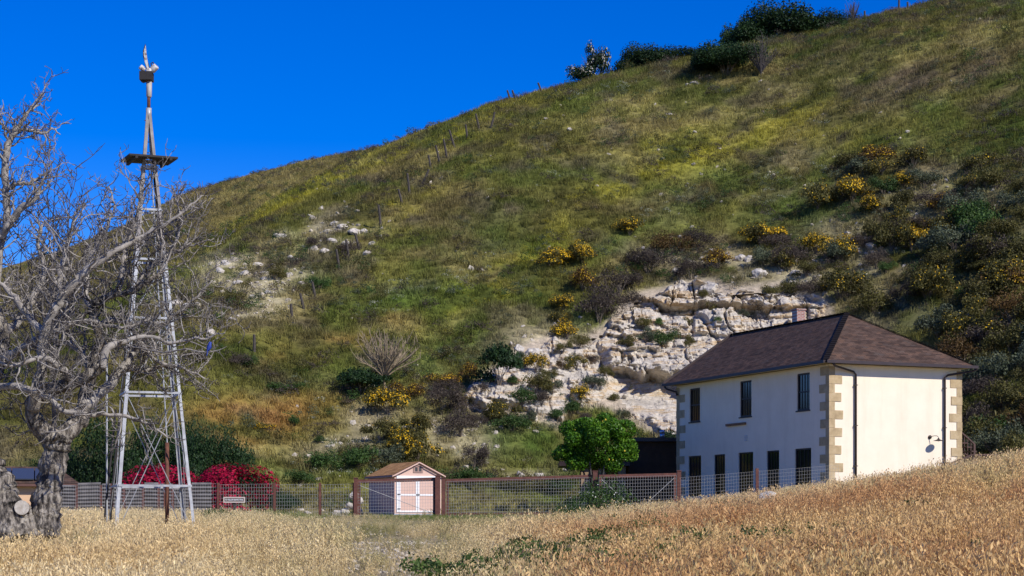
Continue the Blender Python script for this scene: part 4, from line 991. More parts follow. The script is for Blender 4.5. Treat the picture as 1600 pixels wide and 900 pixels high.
for k in range(len(lv)-1):
    if k == 0: pass
    for i in range(4):
        j = (i+1) % 4; z0, z1 = (0.05, levels[1]) if k == 0 else (lv[k], lv[k+1])
        if k == 1: continue
        w_ = .040 if k == 0 else .011
        MB().bar(leg_at(i, z0), leg_at(j, z1), w_, .012 if k == 0 else .011).build('brace', M_galv, wm)
        MB().bar(leg_at(j, z0)+Vector((0,.02,0)), leg_at(i, z1)+Vector((0,.02,0)), w_, .012 if k == 0 else .011).build('brace', M_galv, wm)
MB().tube([(base[2]*.45).to_tuple()[:2]+(-.2,), Vector((base[2].x*.45, base[2].y*.45, zl(690)))], .055, 10).build('drop_pipe', M_rustp, wm, True)
MB().tube([Vector((base[2].x*.45, base[2].y*.45, zl(690)+.002)), apex*0.96+Vector((0,0,0))], .02, 6).build('pump_rod', M_galv, wm)
# ladder rungs on the back right leg
for k in range(26):
    z = zl(600)+k*.28; MB().bar(leg_at(2, z)+Vector((-.18,-.03,0)), leg_at(2, z)+Vector((.02,.0,0)), .02).build('rung', M_galv, wm)
# timber platform
pz = zl(249); pc = leg_at(0, pz).lerp(leg_at(2, pz), .5); rt = Matrix.Rotation(ang+.09, 3, 'Z')
for k in range(9):
    m = MB(); y = -.62+k*.14; tl = .035*(k/8-.5)
    P = [pc+rt @ Vector((x, yy, zz)) for zz in (-.03+tl, .02+tl) for (x, yy) in ((-.64, y), (.64, y), (.64, y+.125), (-.64, y+.125))]
    if k in (3, 4, 5):      # boards stop at the legs: two short lengths
        for x0, x1 in ((-.64, -.13), (.13, .64)):
            P = [pc+rt @ Vector((x, yy, zz)) for zz in (-.03+tl, .02+tl) for (x, yy) in ((x0, y), (x1, y), (x1, y+.125), (x0, y+.125))]
            n0 = len(m.v); m.v += [tuple(v) for v in P]; m.f += [tuple(n0+q for q in f) for f in ((3,2,1,0),(4,5,6,7),(0,1,5,4),(1,2,6,5),(2,3,7,6),(3,0,4,7))]
    else:
        m.v = [tuple(v) for v in P]; m.f = [(3,2,1,0),(4,5,6,7),(0,1,5,4),(1,2,6,5),(2,3,7,6),(3,0,4,7)]
    m.build('platform_board', M_dark, wm)
m = MB()
for x in (-.45, .45): m.bar(pc+rt @ Vector((x,-.64,-.07)), pc+rt @ Vector((x,.64,-.05)), .07, .07)
m.build('platform_joist', M_dark, wm)
# mast and the wrecked head
MB().tube([apex-Vector((0,0,.25)), apex+Vector((0,0,.05))], .075, 10).build('top_plate', M_galv, wm, True)
MB().tube([wp(232.5,172), wp(232.5,150)], .045, 10).build('mast_neck', M_rustp, wm, True)
ms = MB().tube([wp(232.5,152), wp(232.8,151), wp(233,128)], [.05,.07,.075], 14).build('mast', noisy('grey_mast', [(.3, (.33,.29,.26)), (.7, (.46,.42,.38))], 4, .6), wm, True)
MB().tube([wp(233,128), wp(233,119)], [.078,.07], 14).build('mast_collar', M_rustp, ms, True)
head = MB().box(tuple(wp(217.5,124,-.15)), tuple(wp(240.5,116,.22))).build('gear_case', M_dark, wm)
MB().box(tuple(wp(221,127,-.1)), tuple(wp(226,123.9,.1))).build('bracket', M_dark, head)
def drum(c, d, r, L, nm, mt):
    c = Vector(c); d = Vector(d).normalized(); MB().tube([c-d*L/2, c-d*L*.4, c+d*L*.4, c+d*L/2], [r*.8, r, r, r*.85], 12).build(nm, mt, head, True)
M_drum = noisy('flaking_white_paint', [(.35, (.16,.09,.06)), (.5, (.55,.53,.50)), (.8, (.72,.71,.69))], 9, .6)
drum(wp(240.5,107), (1,-.3,.9), .09, .2, 'gear_drum', M_drum); drum(wp(222.5,107), (-1,-.3,.9), .07, .16, 'gear_drum', M_drum); drum(wp(233,112), (0,-1,.2), .075, .2, 'hub', M_drum)
MB().tube([wp(233,113), wp(229.5,100), wp(226,88), wp(225,80), wp(227,69)], [.055,.05,.045,.03,.008], 6).build('blade_arm', M_dark, head)
m = MB(); q = [(224,81),(227.5,70),(229,84),(231,98),(233,110),(230,108),(226,96)]
m.v = [tuple(wp(a_, b_, -.06)) for a_, b_ in q]+[tuple(wp(a_, b_, -.035)) for a_, b_ in q]; k = len(q)
m.f = [tuple(range(k)), tuple(range(2*k-1, k-1, -1))]+[(i, (i+1) % k, k+(i+1) % k, k+i) for i in range(k)]; m.build('broken_blade', M_drum, head)
MB().tube([wp(237,105), wp(236,99), wp(239,97), wp(241,101)], .016, 6).build('oil_pipe', M_dark, head)
# guy rods by the tower
for (a_, b_, r_, mt, lb) in (((167,812),(167,560),.024,M_galv,'thin pale steel pipe standing between the dark and white windmill legs'), ((160,808),(181,640),.03,M_dark,'dark leaning rod beside the left windmill leg')):
    p0 = W(*a_, 51.2); p0.z = gz(p0.x, p0.y)-.1; e = empty('steel_rod', p0); tag(e, lb, 'rod'); MB().tube([(0,0,0), W(*b_, 51.2)-p0], r_, 6).build('rod', mt, e); MB().tube([(0,0,.0),(0,0,.18)], r_*2, 6).build('foot', mt, e)
# ------------------------------------------------------------------ shrubs on the slope (each where the photograph shows it)
Gy = 'yellow flowered shrubs on the hillside'
for kind, px, py, w, h, lb in [
    ('yellow',860,406,56,28,'golden flowered shrub at mid slope, left of a touching pair'),
    ('yellow',908,399,52,30,'golden flowered shrub at mid slope, right of a touching pair'),
    ('yellow',984,358,44,26,'golden flowered shrub highest up above the pale cliff'),
    ('gold',910,441,46,36,'rust gold flowered shrub left of the brown thicket above the cliff'),
    ('yellow',880,477,38,26,'upper of three small yellow shrubs left of the cliff top'),
    ('semi',877,499,36,26,'middle of three small yellow shrubs left of the cliff top'),
    ('yellow',886,519,40,28,'lowest and brightest of three small yellow shrubs left of the cliff top'),
    ('yellow',837,573,38,30,'round yellow flowered shrub right of the dark green bush on bare rock'),
    ('semi',900,571,34,26,'small olive shrub with few flowers in the middle of the pale slope'),
    ('yellow',907,618,28,28,'small yellow shrub just above the citrus tree crown'),
    ('yellow',1190,372,64,34,'yellow flowered shrub on the rocks above the roof ridge'),
    ('yellow',1310,393,60,36,'wide yellow flowered shrub above the roof peak, right one of two'),
    ('yellow',1276,385,46,32,'yellow flowered shrub above the roof peak, left one of two'),
    ('yellow',1332,303,54,40,'largest bright yellow shrub on the upper right slope'),
    ('semi',1278,312,60,42,'olive yellow shrub just left of the largest yellow shrub on the right slope'),
    ('yellow',1368,321,44,26,'low yellow shrub just right of the largest yellow shrub on the slope'),
    ('gold',1362,246,56,30,'orange flowered shrub topmost on the right slope'),
    ('semi',1378,262,50,30,'olive green shrub under the topmost orange flowered shrub'),
    ('yellow',1410,286,38,26,'small yellow shrub beside a grey shrub on the upper right slope'),
    ('yellow',1425,378,48,38,'bright yellow shrub beside a round grey shrub on the right slope'),
    ('semi',1395,346,46,38,'olive yellow shrub above the bright yellow one on the right slope'),
    ('gold',1474,318,52,26,'rust yellow shrub on the upper right slope above the bare scree'),
    ('semi',1312,452,84,42,'broad olive shrub with yellow tips directly behind the roof peak'),
    ('semi',1455,449,78,48,'broad olive yellow shrub right of the roof peak'),
    ('gold',1570,442,80,46,'golden brown shrub at the right edge of the picture'),
    ('yellow',606,633,62,40,'bright yellow shrub at the left of the thicket above the shed'),
    ('yellow',652,701,76,50,'big yellow flowered bush directly behind the shed roof'),
    ('semi',648,667,52,34,'olive shrub with yellow flowers above the big yellow bush behind the shed'),
    ('semi',596,678,56,36,'olive shrub with sparse flowers left above the shed roof'),
    ('gold',640,612,54,24,'faded gold shrub just above the bright yellow one over the shed'),
    ('gold',694,598,58,24,'brownish gold shrub left of the dark green bush'),
    ('semi',786,645,56,30,'olive shrub with a yellow tuft low on the bare slope'),
    ('gold',1122,408,46,28,'gold brown shrub among boulders above the cliff'),
    ('gold',732,585,34,28,'small gold brown shrub touching the dark green bush on its left'),
    ('yellow',410,667,40,12,'low strip of yellow flowers on the rusty lower slope')]:
    shrub(kind, px, py, w, h, lb, Gy, 'flowering_shrub')
Gb = 'brown and grey shrubs on the hillside'
for kind, px, py, w, h, lb in [
    ('mauve',936,482,78,62,'large dark brown leafless looking shrub at the left end of the cliff top'),
    ('mauve',968,447,70,40,'brown shrub above the left end of the cliff'),
    ('mauve',1012,412,84,40,'wide brown shrub above the middle of the cliff'),
    ('rust',1052,384,70,34,'reddish brown shrub highest of the brown thicket over the cliff'),
    ('mauve',1090,378,50,34,'olive brown shrub at the right end of the brown thicket over the cliff'),
    ('mauve',985,470,40,30,'small brown shrub hanging over the left cliff edge'),
    ('mauve',1080,425,44,34,'grey brown shrub between boulders at the cliff top'),
    ('mauve',690,632,66,44,'grey brown twiggy shrub above the big yellow bush behind the shed'),
    ('mauve',720,665,56,46,'dull brown shrub right of the big yellow bush behind the shed'),
    ('mauve',700,610,54,28,'grey brown shrub below the gold shrub left of the dark bush'),
    ('greygreen',1444,283,58,30,'pale grey shrub on the upper right slope'),
    ('greygreen',1492,377,70,46,'round blue grey shrub right of the bright yellow shrub'),
    ('mauve',1235,404,66,40,'grey brown shrub left of the two yellow shrubs above the roof peak'),
    ('greygreen',1192,405,36,30,'grey green shrub leaning on the pale boulders above the cliff'),
    ('mauve',1550,400,80,50,'brown shrub at the right edge of the picture under the scree'),
    ('mauve',500,380,40,18,'dark brown low shrub among the white rocks on the left slope'),
    ('mauve',545,388,46,18,'brown low shrub right of the white rocks on the left slope'),
    ('mauve',300,560,40,22,'brown shrub half hidden by the windmill on the left slope'),
    ('mauve',375,565,40,20,'low rusty brown shrub on the left slope right of the bird'),
    ('rust',877,574,18,18,'small round rust coloured shrub on the bare pale slope'),
    ('mauve',740,720,44,40,'grey brown twiggy shrub right behind the shed'),
    ('greygreen',600,715,60,30,'blue grey shrub behind the left end of the shed roof')]:
    shrub(kind, px, py, w, h, lb, Gb)
Gg = 'green shrubs on the hillside'
for kind, px, py, w, h, lb in [
    ('dark',780,583,68,62,'deep green leafy bush standing on the bare pale slope'),
    ('dark',565,602,84,40,'dark green grassy mound on the lower left slope'),
    ('green',390,567,30,18,'small dark green bush beside the rusty low shrub on the left slope'),
    ('green',500,445,36,20,'green shrub on the left slope under the white rocks'),
    ('green',445,607,60,14,'flat green shrub on the rusty lower left slope'),
    ('green',458,660,24,14,'single small green shrub on the rusty grass'),
    ('green',500,688,20,12,'tiny green shrub left of the bare soil patch'),
    ('olive',285,465,30,16,'olive shrub above the white rock band behind the windmill'),
    ('olive',365,468,44,18,'olive shrub on the pale scree of the left slope'),
    ('olive',430,430,34,20,'olive shrub in the middle of the white scree'),
    ('olive',838,605,50,32,'olive shrub low on the bare slope below the round yellow one'),
    ('green',815,625,44,30,'green shrub low on the bare slope beside a white boulder'),
    ('greygreen',862,605,40,26,'grey green shrub in the middle of the bare slope above the citrus tree'),
    ('green',870,650,30,20,'green shrub left of the citrus tree crown'),
    ('green',800,665,56,28,'green shrub on the lowest part of the bare slope'),
    ('green',735,750,60,30,'green shrub behind the wire gate right of the shed'),
    ('olive',820,760,70,30,'low grey green shrub behind the long wire gate'),
    ('green',870,762,60,30,'bright green bush behind the right half of the long gate'),
    ('green',905,725,40,24,'green shrub at the left foot of the citrus tree'),
    ('green',505,725,50,28,'green weedy shrub with white flowers left of the shed'),
    ('green',560,720,60,36,'green weedy shrub directly left of the shed roof'),
    ('green',470,750,50,24,'green shrub behind the wire fence left of the shed'),
    ('greygreen',1010,530,34,24,'grey green shrub growing on the cliff ledge, left one'),
    ('green',1040,538,36,30,'green shrub growing in the middle of the cliff face'),
    ('olive',1005,512,24,20,'small olive shrub in the upper part of the cliff face'),
    ('green',1030,508,16,14,'tiny green shrub in the upper part of the cliff face'),
    ('olive',1098,468,18,14,'small dark shrub on the long pale bench of the cliff'),
    ('olive',980,540,34,18,'flat olive shrub on the left part of the cliff face'),
    ('olive',1078,540,20,20,'olive shrub on the cliff just above the roof edge'),
    ('olive',905,535,32,22,'grey olive shrub at the left foot of the cliff'),
    ('greygreen',925,600,40,20,'grey green shrub low on the cliff foot'),
    ('olive',1236,455,40,30,'dark olive shrub beside the chimney'),
    ('olive',1260,424,40,24,'olive shrub above the chimney'),
    ('green',1385,420,30,18,'green shrub alone on the bare soil above the roof peak'),
    ('olive',1365,478,64,40,'dark olive shrub touching the right roof hip'),
    ('dark',1040,700,44,40,'dark green bush in the house shadow')]:
    shrub(kind, px, py, w, h, lb, Gg)
# dense thicket right of the house
rng = random.Random(4); cnt = 0
TH = [(px, py) for py in range(335, 700, 30) for px in range(1400, 1640, 40)]
for (px, py) in TH:
    x = px+rng.uniform(-22, 22)+(py % 60)*.3; y = py+rng.uniform(-14, 14)
    if y < 500-(x-1400)*.55+40 and rng.random() < .75: continue
    if x < 1500 and y > 490+(x-1330)*.48-20: continue
    if 1400 < x < 1510 and 360 < y < 470 and rng.random() < .7: continue
    kd = rng.choice(['olive','olive','mauve','green','semi','olive','rust','greygreen'])
    nm_ = {'olive':'dark olive','mauve':'grey brown','green':'dark green','semi':'olive yellow flecked','rust':'rusty brown','greygreen':'grey green'}[kd]
    vb = 'level with the roof peak' if y < 500 else ('level with the roof slope' if y < 570 else ('level with the sunlit wall top' if y < 630 else 'level with the wall lamp'))
    hb_ = 'close to the house' if x < 1500 else ('midway to the edge' if x < 1560 else 'at the right edge')
    shrub(kd, x, y, rng.uniform(54, 96), rng.uniform(36, 56), nm_+' thicket bush '+vb+', '+hb_, 'scrub bushes on the slopes around the house')
for py in range(258, 480, 32):
    for px in range(1225, 1620, 44):
        x = px+rng.uniform(-20, 20)+(py % 64)*.35; y = py+rng.uniform(-12, 12)
        if rng.random() < .42 or (x < 1290 and y < 330) or y > 470-abs(x-1325)*.02 and abs(x-1325) < 40: continue
        kd = rng.choice(['olive','olive','mauve','mauve','green','semi','greygreen'])
        nm_ = {'olive':'dark olive','mauve':'grey brown','green':'dark green','semi':'olive yellow flecked','greygreen':'grey green'}[kd]
        vb = 'high above the roof' if y < 320 else ('well above the roof' if y < 390 else 'just above the roof')
        hb_ = 'toward the chimney' if x < 1330 else ('over the sunlit wall' if x < 1470 else 'near the right edge')
        shrub(kd, x, y, rng.uniform(34, 70), rng.uniform(20, 38), nm_+' slope bush '+vb+', '+hb_, 'scrub bushes on the slopes around the house')
for px, py, kd, w in [(735,628,'olive',34),(752,612,'mauve',26),(800,598,'green',24),(845,628,'mauve',38),(858,588,'olive',26),(812,560,'greygreen',22),(880,548,'olive',26),(930,560,'mauve',24),(945,585,'olive',26),(895,640,'green',34),(915,655,'mauve',26),(960,620,'olive',26),(975,648,'greygreen',24),(770,652,'olive',40),(745,660,'mauve',36),(825,655,'greygreen',34),(1130,478,'olive',18),(1160,492,'greygreen',20),(1075,505,'olive',22),(1120,508,'green',18),(1055,480,'mauve',22),(1205,462,'olive',30)]:
    nm_ = {'olive':'small olive','mauve':'small grey brown','green':'small green','greygreen':'small grey green'}[kd]
    zn_ = 'on the upper cliff face' if px > 1000 else ('on the bare slope by the cliff foot' if px > 870 else 'on the bare slope under the dark green bush' if px < 800 else 'on the middle of the bare pale slope')
    shrub(kd, px, py, w, w*.62, nm_+' shrub '+zn_, 'scrub bushes on the slopes around the house')
TK = {}
for o in COL.objects:
    if o.get('group') == 'scrub bushes on the slopes around the house': TK.setdefault(o['label'], []).append(o)
for lb, os_ in TK.items():
    if len(os_) > 1:
        os_.sort(key=lambda o: o.location.x/o.location.y)
        for i, o in enumerate(os_): o['label'] = ('leftmost ' if i == 0 else ('rightmost ' if i == len(os_)-1 else ['','second ','third ','fourth ','fifth '][min(i, 4)]))+lb
# ------------------------------------------------------------------ bushes on the skyline
def at_ridge(px, dy=0.0):
    kn = (HORIZ-np.interp(px, T_px, T_near))/FPX; Y = float(np.interp(px, T_px, T_Yn))+dy; x = (px-800)/FPX*Y; return Vector((x, Y, gz(x, Y)))
for px, py, w, h, lb in [(1010,98,80,34,'dark green dome shaped bush on the skyline, left one'), (1065,92,90,24,'low dark green bush on the skyline joined to the dome on its left'),
                         (1228,56,130,50,'tallest dark green bush on the skyline'), (1288,48,84,30,'dark green bush on the skyline touching the tallest bush on its right'), (1178,74,90,44,'dark green bush stepping down left of the tallest skyline bush')]:
    o = shrub('ridge', px, py, w*1.12, h*1.15, lb, 'dark bushes on the skyline', 'evergreen_bush', 'bush', pos=at_ridge(px, -1.0)-Vector((0,0,1.0)), hscale=1.15)
for px, py, w, h, lb in [(1135,98,120,50,'dark green bush just below the skyline above the white rock'), (1100,104,44,26,'small dark green bush at the left foot of the skyline bushes')]:
    shrub('ridge', px, py, w, h, lb, 'dark bushes on the skyline', 'evergreen_bush', 'bush')
M_whiteb = leafmat('creamy_blossom', [(0, (.34,.30,.24)), (1, (.66,.62,.52))], trans=.2)
proto('blossom', M_darkgreen, 2400, .10, 2, 420, .075, fmat=M_whiteb, flat=.9)
shrub('blossom', 937, 96, 40, 50, 'tall white blossomed bush on the skyline', 'white blossomed bushes on the skyline', 'blossoming_bush', 'bush', pos=at_ridge(938, -.5), hscale=1.05)
shrub('blossom', 918, 122, 56, 26, 'low creamy white bush on the skyline left of the tall blossomed one', 'white blossomed bushes on the skyline', 'blossoming_bush', 'bush', pos=at_ridge(916, -1.0))
M_whiteb2 = leafmat('daisy', [(0, (.60,.58,.50)), (1, (.80,.78,.70))], trans=.2)
proto('daisy', M_green, 3200, .06, 1, 170, .030, fmat=M_whiteb2, nl=14)
def grounded(px, Y): x = (px-800)/FPX*Y; return Vector((x, Y, gz(x, Y)))
shrub('daisy', 950, 785, 104, 46, 'dark green bush with small white daisies in front of the wire gate', None, 'daisy_bush', 'bush', pos=grounded(945, 66.0), hscale=1.5)
shrub('daisy', 893, 797, 50, 30, 'low green daisy plant left of the larger daisy bush at the gate', None, 'daisy_bush', 'bush', pos=grounded(893, 64.0), hscale=1.3)
shrub('daisy', 420, 806, 54, 14, 'white flowers at the foot of the wire fence right of the trail sign', None, 'daisy_bush', 'bush', pos=grounded(424, 77.0))
# ------------------------------------------------------------------ hedges, bougainvilleas, citrus tree
for px, Y, w, h, lb in [(338,93,110,130,'rounded dark green hedge bush behind the right bougainvillea'), (262,95,130,135,'dark green hedge bush behind the windmill legs'), (168,95,140,140,'dark green hedge bush behind the left windmill leg'), (95,98,90,95,'dark green bush behind the trunk of the bare tree'), (430,90,70,52,'green shrub behind the wire fence between bougainvillea and shed'), (20,98,80,64,'dark green bush at the left edge behind the cottage')]:
    shrub('hedge', px, 0, w, h, lb, 'dark green hedge bushes behind the fence', 'hedge_bush', 'bush', pos=grounded(px, Y))
proto('bougain', M_darkgreen, 1600, .06, 2, 9500, .055, fmat=M_bougain, flat=.8, nl=14, ftop=-.5)
shrub('bougain', 355, 772, 134, 74, 'magenta bougainvillea bush behind the wire fence and sign', None, 'bougainvillea', 'bush', pos=grounded(358, 85.5))
shrub('bougain', 250, 775, 126, 74, 'magenta bougainvillea bush behind the windmill legs', None, 'bougainvillea', 'bush', pos=grounded(250, 85.5))

ct = empty('citrus_tree', grounded(932, 95.0)); tag(ct, 'bright green rounded citrus tree beside the white house', 'tree')
rngc = np.random.default_rng(88); L = [((0,0,0),(1.55,1.5,1.15))]
for i in range(30):
    d_ = rngc.normal(0, 1, 3); d_ /= np.linalg.norm(d_); s = rngc.uniform(.35, .62); L.append((tuple(d_*np.array([1.85,1.75,1.28])*rngc.uniform(.72, 1.08)), (s, s, s*.85)))
tz = CAMZ+(HORIZ-694)/FPX*95-ct.location.z
p, d_ = blob_points(30000, L, rngc, .16, -.9); p[:, 0] *= 1.0+.08*(p[:, 2] < -.3)
keep = (p[:, 2] > -1.5); p, d_ = p[keep], d_[keep]
Vc, Fc, rc = leaves(p, d_, .12, rngc, 1.7, .7); Vc[:, 2] += tz
link(bpy.data.objects.new('crown', mesh_np('crown', Vc, Fc, [M_citrus], dict(rnd=np.clip(rc*.6+.4*np.repeat(vnoise(p[:,0]*2.5+p[:,2], p[:,1]*2.5+p[:,2]*2, 5), 4), 0, 1)))), ct)
p2, d2 = blob_points(60, L, rngc, .02, -.2); Vc, Fc, rc = leaves(p2+d2*.02, d2, .10, rngc, 1, .2); Vc[:, 2] += tz
M_fruit = leafmat('lemon', [(0, (.60,.42,.02)), (1, (.72,.52,.05))], trans=0)
fr = MB()
for q in p2[:38]:
    q = q+np.array([0,0,tz]); fr.tube([q+[0,0,.05], q+[0,0,.03], q-[0,0,.03], q-[0,0,.05]], [.012,.04,.04,.012], 6)
fr.build('fruit', noisy('lemon_skin', [(.3, (.60,.44,.03)), (.7, (.72,.55,.06))], 5, .5), ct)
m = MB().tube([(0,0,-.3),(.05,0,.5),(-.02,.05,1.0)], [.16,.13,.12], 8)
for k in range(6):
    an = k*1.05; m.tube([(-.02,.05,.95),(.5*math.cos(an),.5*math.sin(an),1.4),(1.0*math.cos(an),1.0*math.sin(an),tz+.2)], [.08,.06,.025], 6)
m.build('trunk', M_darktwig, ct, True)  # the crown's shade on the trunk is put into this dark bark colour

# ------------------------------------------------------------------ boulders
RK = [rock_mesh('boulder', 700+i, M_rock, 3, .22, .8) for i in range(6)]
Gr = 'white rocks on the left slope'
def boulder(px, py, w, h, label, group):
    P = hit(px, py+h*.3, 84.); o = link(bpy.data.objects.new('boulder', random.choice(RK))); r = w/2/FPX*P.y
    o.location = P-Vector((0,0,.05*r)); o.scale = (r*1.1, r*1.0, max(h/FPX*P.y*.75, r*.4)); o.rotation_euler = (random.uniform(-.15, .15), random.uniform(-.25, .1), random.uniform(0, 6.28))
    tag(o, label, 'rock', group); return o
ROCKS = [(553,360,20,11),(567,359,16,9),(537,352,20,8),(523,348,14,8),(514,359,15,8),(520,374,18,9),(489,339,13,8),(502,324,9,9),(489,386,15,12),(508,389,15,9),(437,366,20,8),(572,394,15,6),(581,378,11,8),(455,400,10,6),(462,405,10,6),(428,413,12,7),(412,425,14,7),(453,428,11,8),(405,411,10,6),(380,425,22,9),(401,411,18,7),(330,516,18,7),(363,497,16,6),(300,474,26,10),(275,470,22,11),(354,408,16,12),(345,420,14,10),(372,440,14,7),(420,455,14,7),(395,462,12,6),(470,440,12,7),(490,437,14,6)]
N1 = ['','first','second','third','fourth','fifth','sixth','seventh','eighth','ninth','tenth','eleventh','twelfth','thirteenth','fourteenth','fifteenth','sixteenth','seventeenth','eighteenth','nineteenth','twentieth']
for band, nm_ in ((lambda r: r[1] < 395, 'upper'), (lambda r: r[1] >= 395, 'lower')):
    for i, (px, py, w, h) in enumerate(sorted(r for r in ROCKS if band(r))):
        boulder(px, py, w*1.15, h*1.2, N1[i+1]+' white rock from the left in the '+nm_+' outcrop on the left slope', Gr)
for px, py, w, h, lb in [(540,378,13,10,'rounded white boulder right in the left slope outcrop, alone below the slabs'), (735,416,12,12,'single white boulder on the green middle slope'), (753,420,7,6,'small white rock right of the single boulder on the green slope'),
    (890,201,10,7,'small white rock on the upper slope below the skyline'), (1087,128,18,8,'long white rock below the dark skyline bushes'), (1075,131,9,6,'small white rock left of the long one below the skyline bushes'), (1045,178,14,6,'pale rock on the upper slope left of the bare bush'),
    (1110,391,24,8,'flat pale slab above the cliff'), (1156,401,20,15,'pale upright boulder above the cliff, left of a pair'), (1170,402,14,15,'pale upright boulder above the cliff, right of a pair'), (1186,425,26,20,'wedge shaped white boulder above the cliff'), (1240,424,24,10,'low white boulder above the chimney'), (1056,421,20,11,'white boulder at the cliff top under the brown thicket'), (1112,443,36,22,'big grey white boulder at the brink of the cliff'), (1078,408,18,8,'flat white boulder among brown shrubs above the cliff'),
    (1360,382,18,12,'white boulder on the bare soil above the roof peak'), (1354,370,14,7,'small white rock above the boulder over the roof peak'), (783,657,9,10,'small bright white stone in the olive shrub on the lower slope'), (822,602,17,15,'white boulder below the round yellow shrub'), (835,548,28,20,'pale rock outcrop above the round yellow shrub'), (812,541,18,16,'pale rock left of the outcrop above the round yellow shrub'), (766,625,30,14,'pale rock under the dark green bush'),
    (813,739,15,14,'pointed white stone behind the long wire gate'), (843,741,24,9,'row of low white stones behind the long gate, right one'), (771,743,14,8,'low white stone behind the long gate, left one'), (1418,205,8,6,'small white rock in the purple grass'), (1275,315,8,6,'small white rock beside the olive yellow shrub'), (912,262,7,5,'small pale rock high on the middle slope'),(1500,350,22,10,'white rubble rock on the right slope'),(1395,545,12,8,'pale stone behind the right roof hip')]:
    boulder(px, py, w, h, lb, 'boulders on the hillside')
for px, py, w, h in [(547,790,14,12),(553,775,18,16),(540,800,16,10),(560,797,14,14),(528,802,16,8),(562,782,14,14)]:
    P = grounded(px, 89.5); o = link(bpy.data.objects.new('boulder', random.choice(RK))); r = w/2/FPX*89.5
    o.location = (P.x, P.y, CAMZ+(HORIZ-py)/FPX*89.5); o.scale = (r, r, r); o.rotation_euler = (0,0,random.uniform(0,6)); tag(o, 'pale boulder by the left shed wall, '+{547:'in the middle of the pile',553:'topmost of the pile',540:'low at the front of the pile',560:'bottom one touching the shed',528:'furthest left of the pile',562:'upper one touching the shed'}[px], 'rock', 'boulders piled by the shed')
for px, py, w, lb in [(1200,795,26,'white rock sticking out of the golden grass below the house')]:
    P = hit(px, py+6, 25.); o = link(bpy.data.objects.new('boulder', RK[2])); r = w/2/FPX*P.y; o.location = P+Vector((0,0,.42)); o.scale = (r*1.2, r, r*1.0); tag(o, lb, 'rock')
# ------------------------------------------------------------------ old fence line climbing the hill
FP = [(767,199,16,14),(749,204,18,-12),(730,217,14,-6),(710,231,20,-16),(698,246,20,-10),(687,256,20,-12),(673,267,16,-8),(659,290,18,24),(640,305,24,-6),(628,318,14,-14),(595,355,24,-6),(561,390,16,-14),(545,405,20,-8),(530,422,22,-8),(492,464,14,-10),(474,482,14,-12),(456,498,13,-4),(397,550,16,0)]
OR = ['topmost','second','third','fourth','fifth','sixth','seventh','eighth','ninth','tenth','eleventh','twelfth','thirteenth','fourteenth','fifteenth','sixteenth','seventeenth','lowest']
def fpost(P, hpx, tilt, label, group):
    o = empty('fence_post', P); h = hpx/FPX*P.y*1.15+.35; tag(o, label, 'post', group); o.rotation_euler = (0, math.radians(tilt), 0)
    MB().tube([(0,0,-.3),(.02,0,h*.5),(0,0,h)], [.12,.11,.10], 6).build('timber', M_post, o); MB().tube([(.0,0,h+.001),(0,0,h+.04)], [.10,.06], 6).build('top', M_post, o)
for i, (px, py, h, t) in enumerate(FP):
    fpost(hit(px, py, 84.), h, t, OR[i]+' dark post of the old fence line climbing the left slope', 'posts of the old hillside fence')
for px, h, t, lb in [(847,11,-20,'leaning post on the skyline nearest the white bush'), (806,11,-18,'leaning post on the skyline, right of a close pair'), (798,12,-16,'leaning post on the skyline, left of a close pair'), (1404,13,2,'upright post on the skyline right of the bare bush'), (1418,6,0,'short post on the skyline furthest right'), (1351,10,0,'post beside the bare bush on the skyline')]:
    fpost(at_ridge(px, -1.0), h, t, lb, 'posts on the skyline')
# ------------------------------------------------------------------ bare trees
def crook(rng, p, d, L, n, up=.15, wob=.35):
    pts = [Vector(p)]; d = Vector(d).normalized()
    for i in range(n):
        d = (d+Vector((rng.gauss(0, wob), rng.gauss(0, wob), rng.gauss(0, wob)+up))).normalized(); pts.append(pts[-1]+d*(L/n))
    return pts
def poly_at(pts, s):
    acc = 0
    for i in range(len(pts)-1):
        l = (pts[i+1]-pts[i]).length
        if acc+l >= s: return pts[i].lerp(pts[i+1], (s-acc)/l), (pts[i+1]-pts[i]).normalized(), i
        acc += l
    return pts[-1], (pts[-1]-pts[-2]).normalized(), len(pts)-2
def plen(pts): return sum((pts[i+1]-pts[i]).length for i in range(len(pts)-1))
def smooth_path(pts, rad, rng, k=3, wob=.02):
    P = []; Rr = []
    for i in range(len(pts)-1):
        p0, p1, p2, p3 = pts[max(i-1, 0)], pts[i], pts[i+1], pts[min(i+2, len(pts)-1)]
        for j in range(k):
            t = j/k; q = .5*((2*p1)+(p2-p0)*t+(2*p0-5*p1+4*p2-p3)*t*t+(-p0+3*p1-3*p2+p3)*t**3)
            P.append(q+Vector([rng.gauss(0, wob) for _ in range(3)])*(0 if i+j == 0 else 1)); Rr.append((rad[i]*(1-t)+rad[i+1]*t)*rng.uniform(.9, 1.12))
    P.append(pts[-1]); Rr.append(rad[-1]); return P, Rr
TY = 38.0; PXM = TY/FPX
rng = random.Random(21)
tb = grounded(70, TY); tree = empty('bare_tree', tb)
tag(tree, 'large gnarled leafless grey tree at the left edge in front of the windmill', 'tree')
def tp(px, py, dy=0.0): return W(px, py, TY+dy)-tb
trunks = [[(66,840,0,27),(72,790,0,23),(80,745,0,19),(88,700,0,19),(92,682,0,21)], [(20,845,-.3,34),(8,800,-.3,32),(-6,765,-.3,30),(-24,735,-.3,27),(-45,690,-.2,24),(-60,640,0,20)], [(48,838,-.2,18),(40,812,-.3,15),(34,794,-.42,12)]]
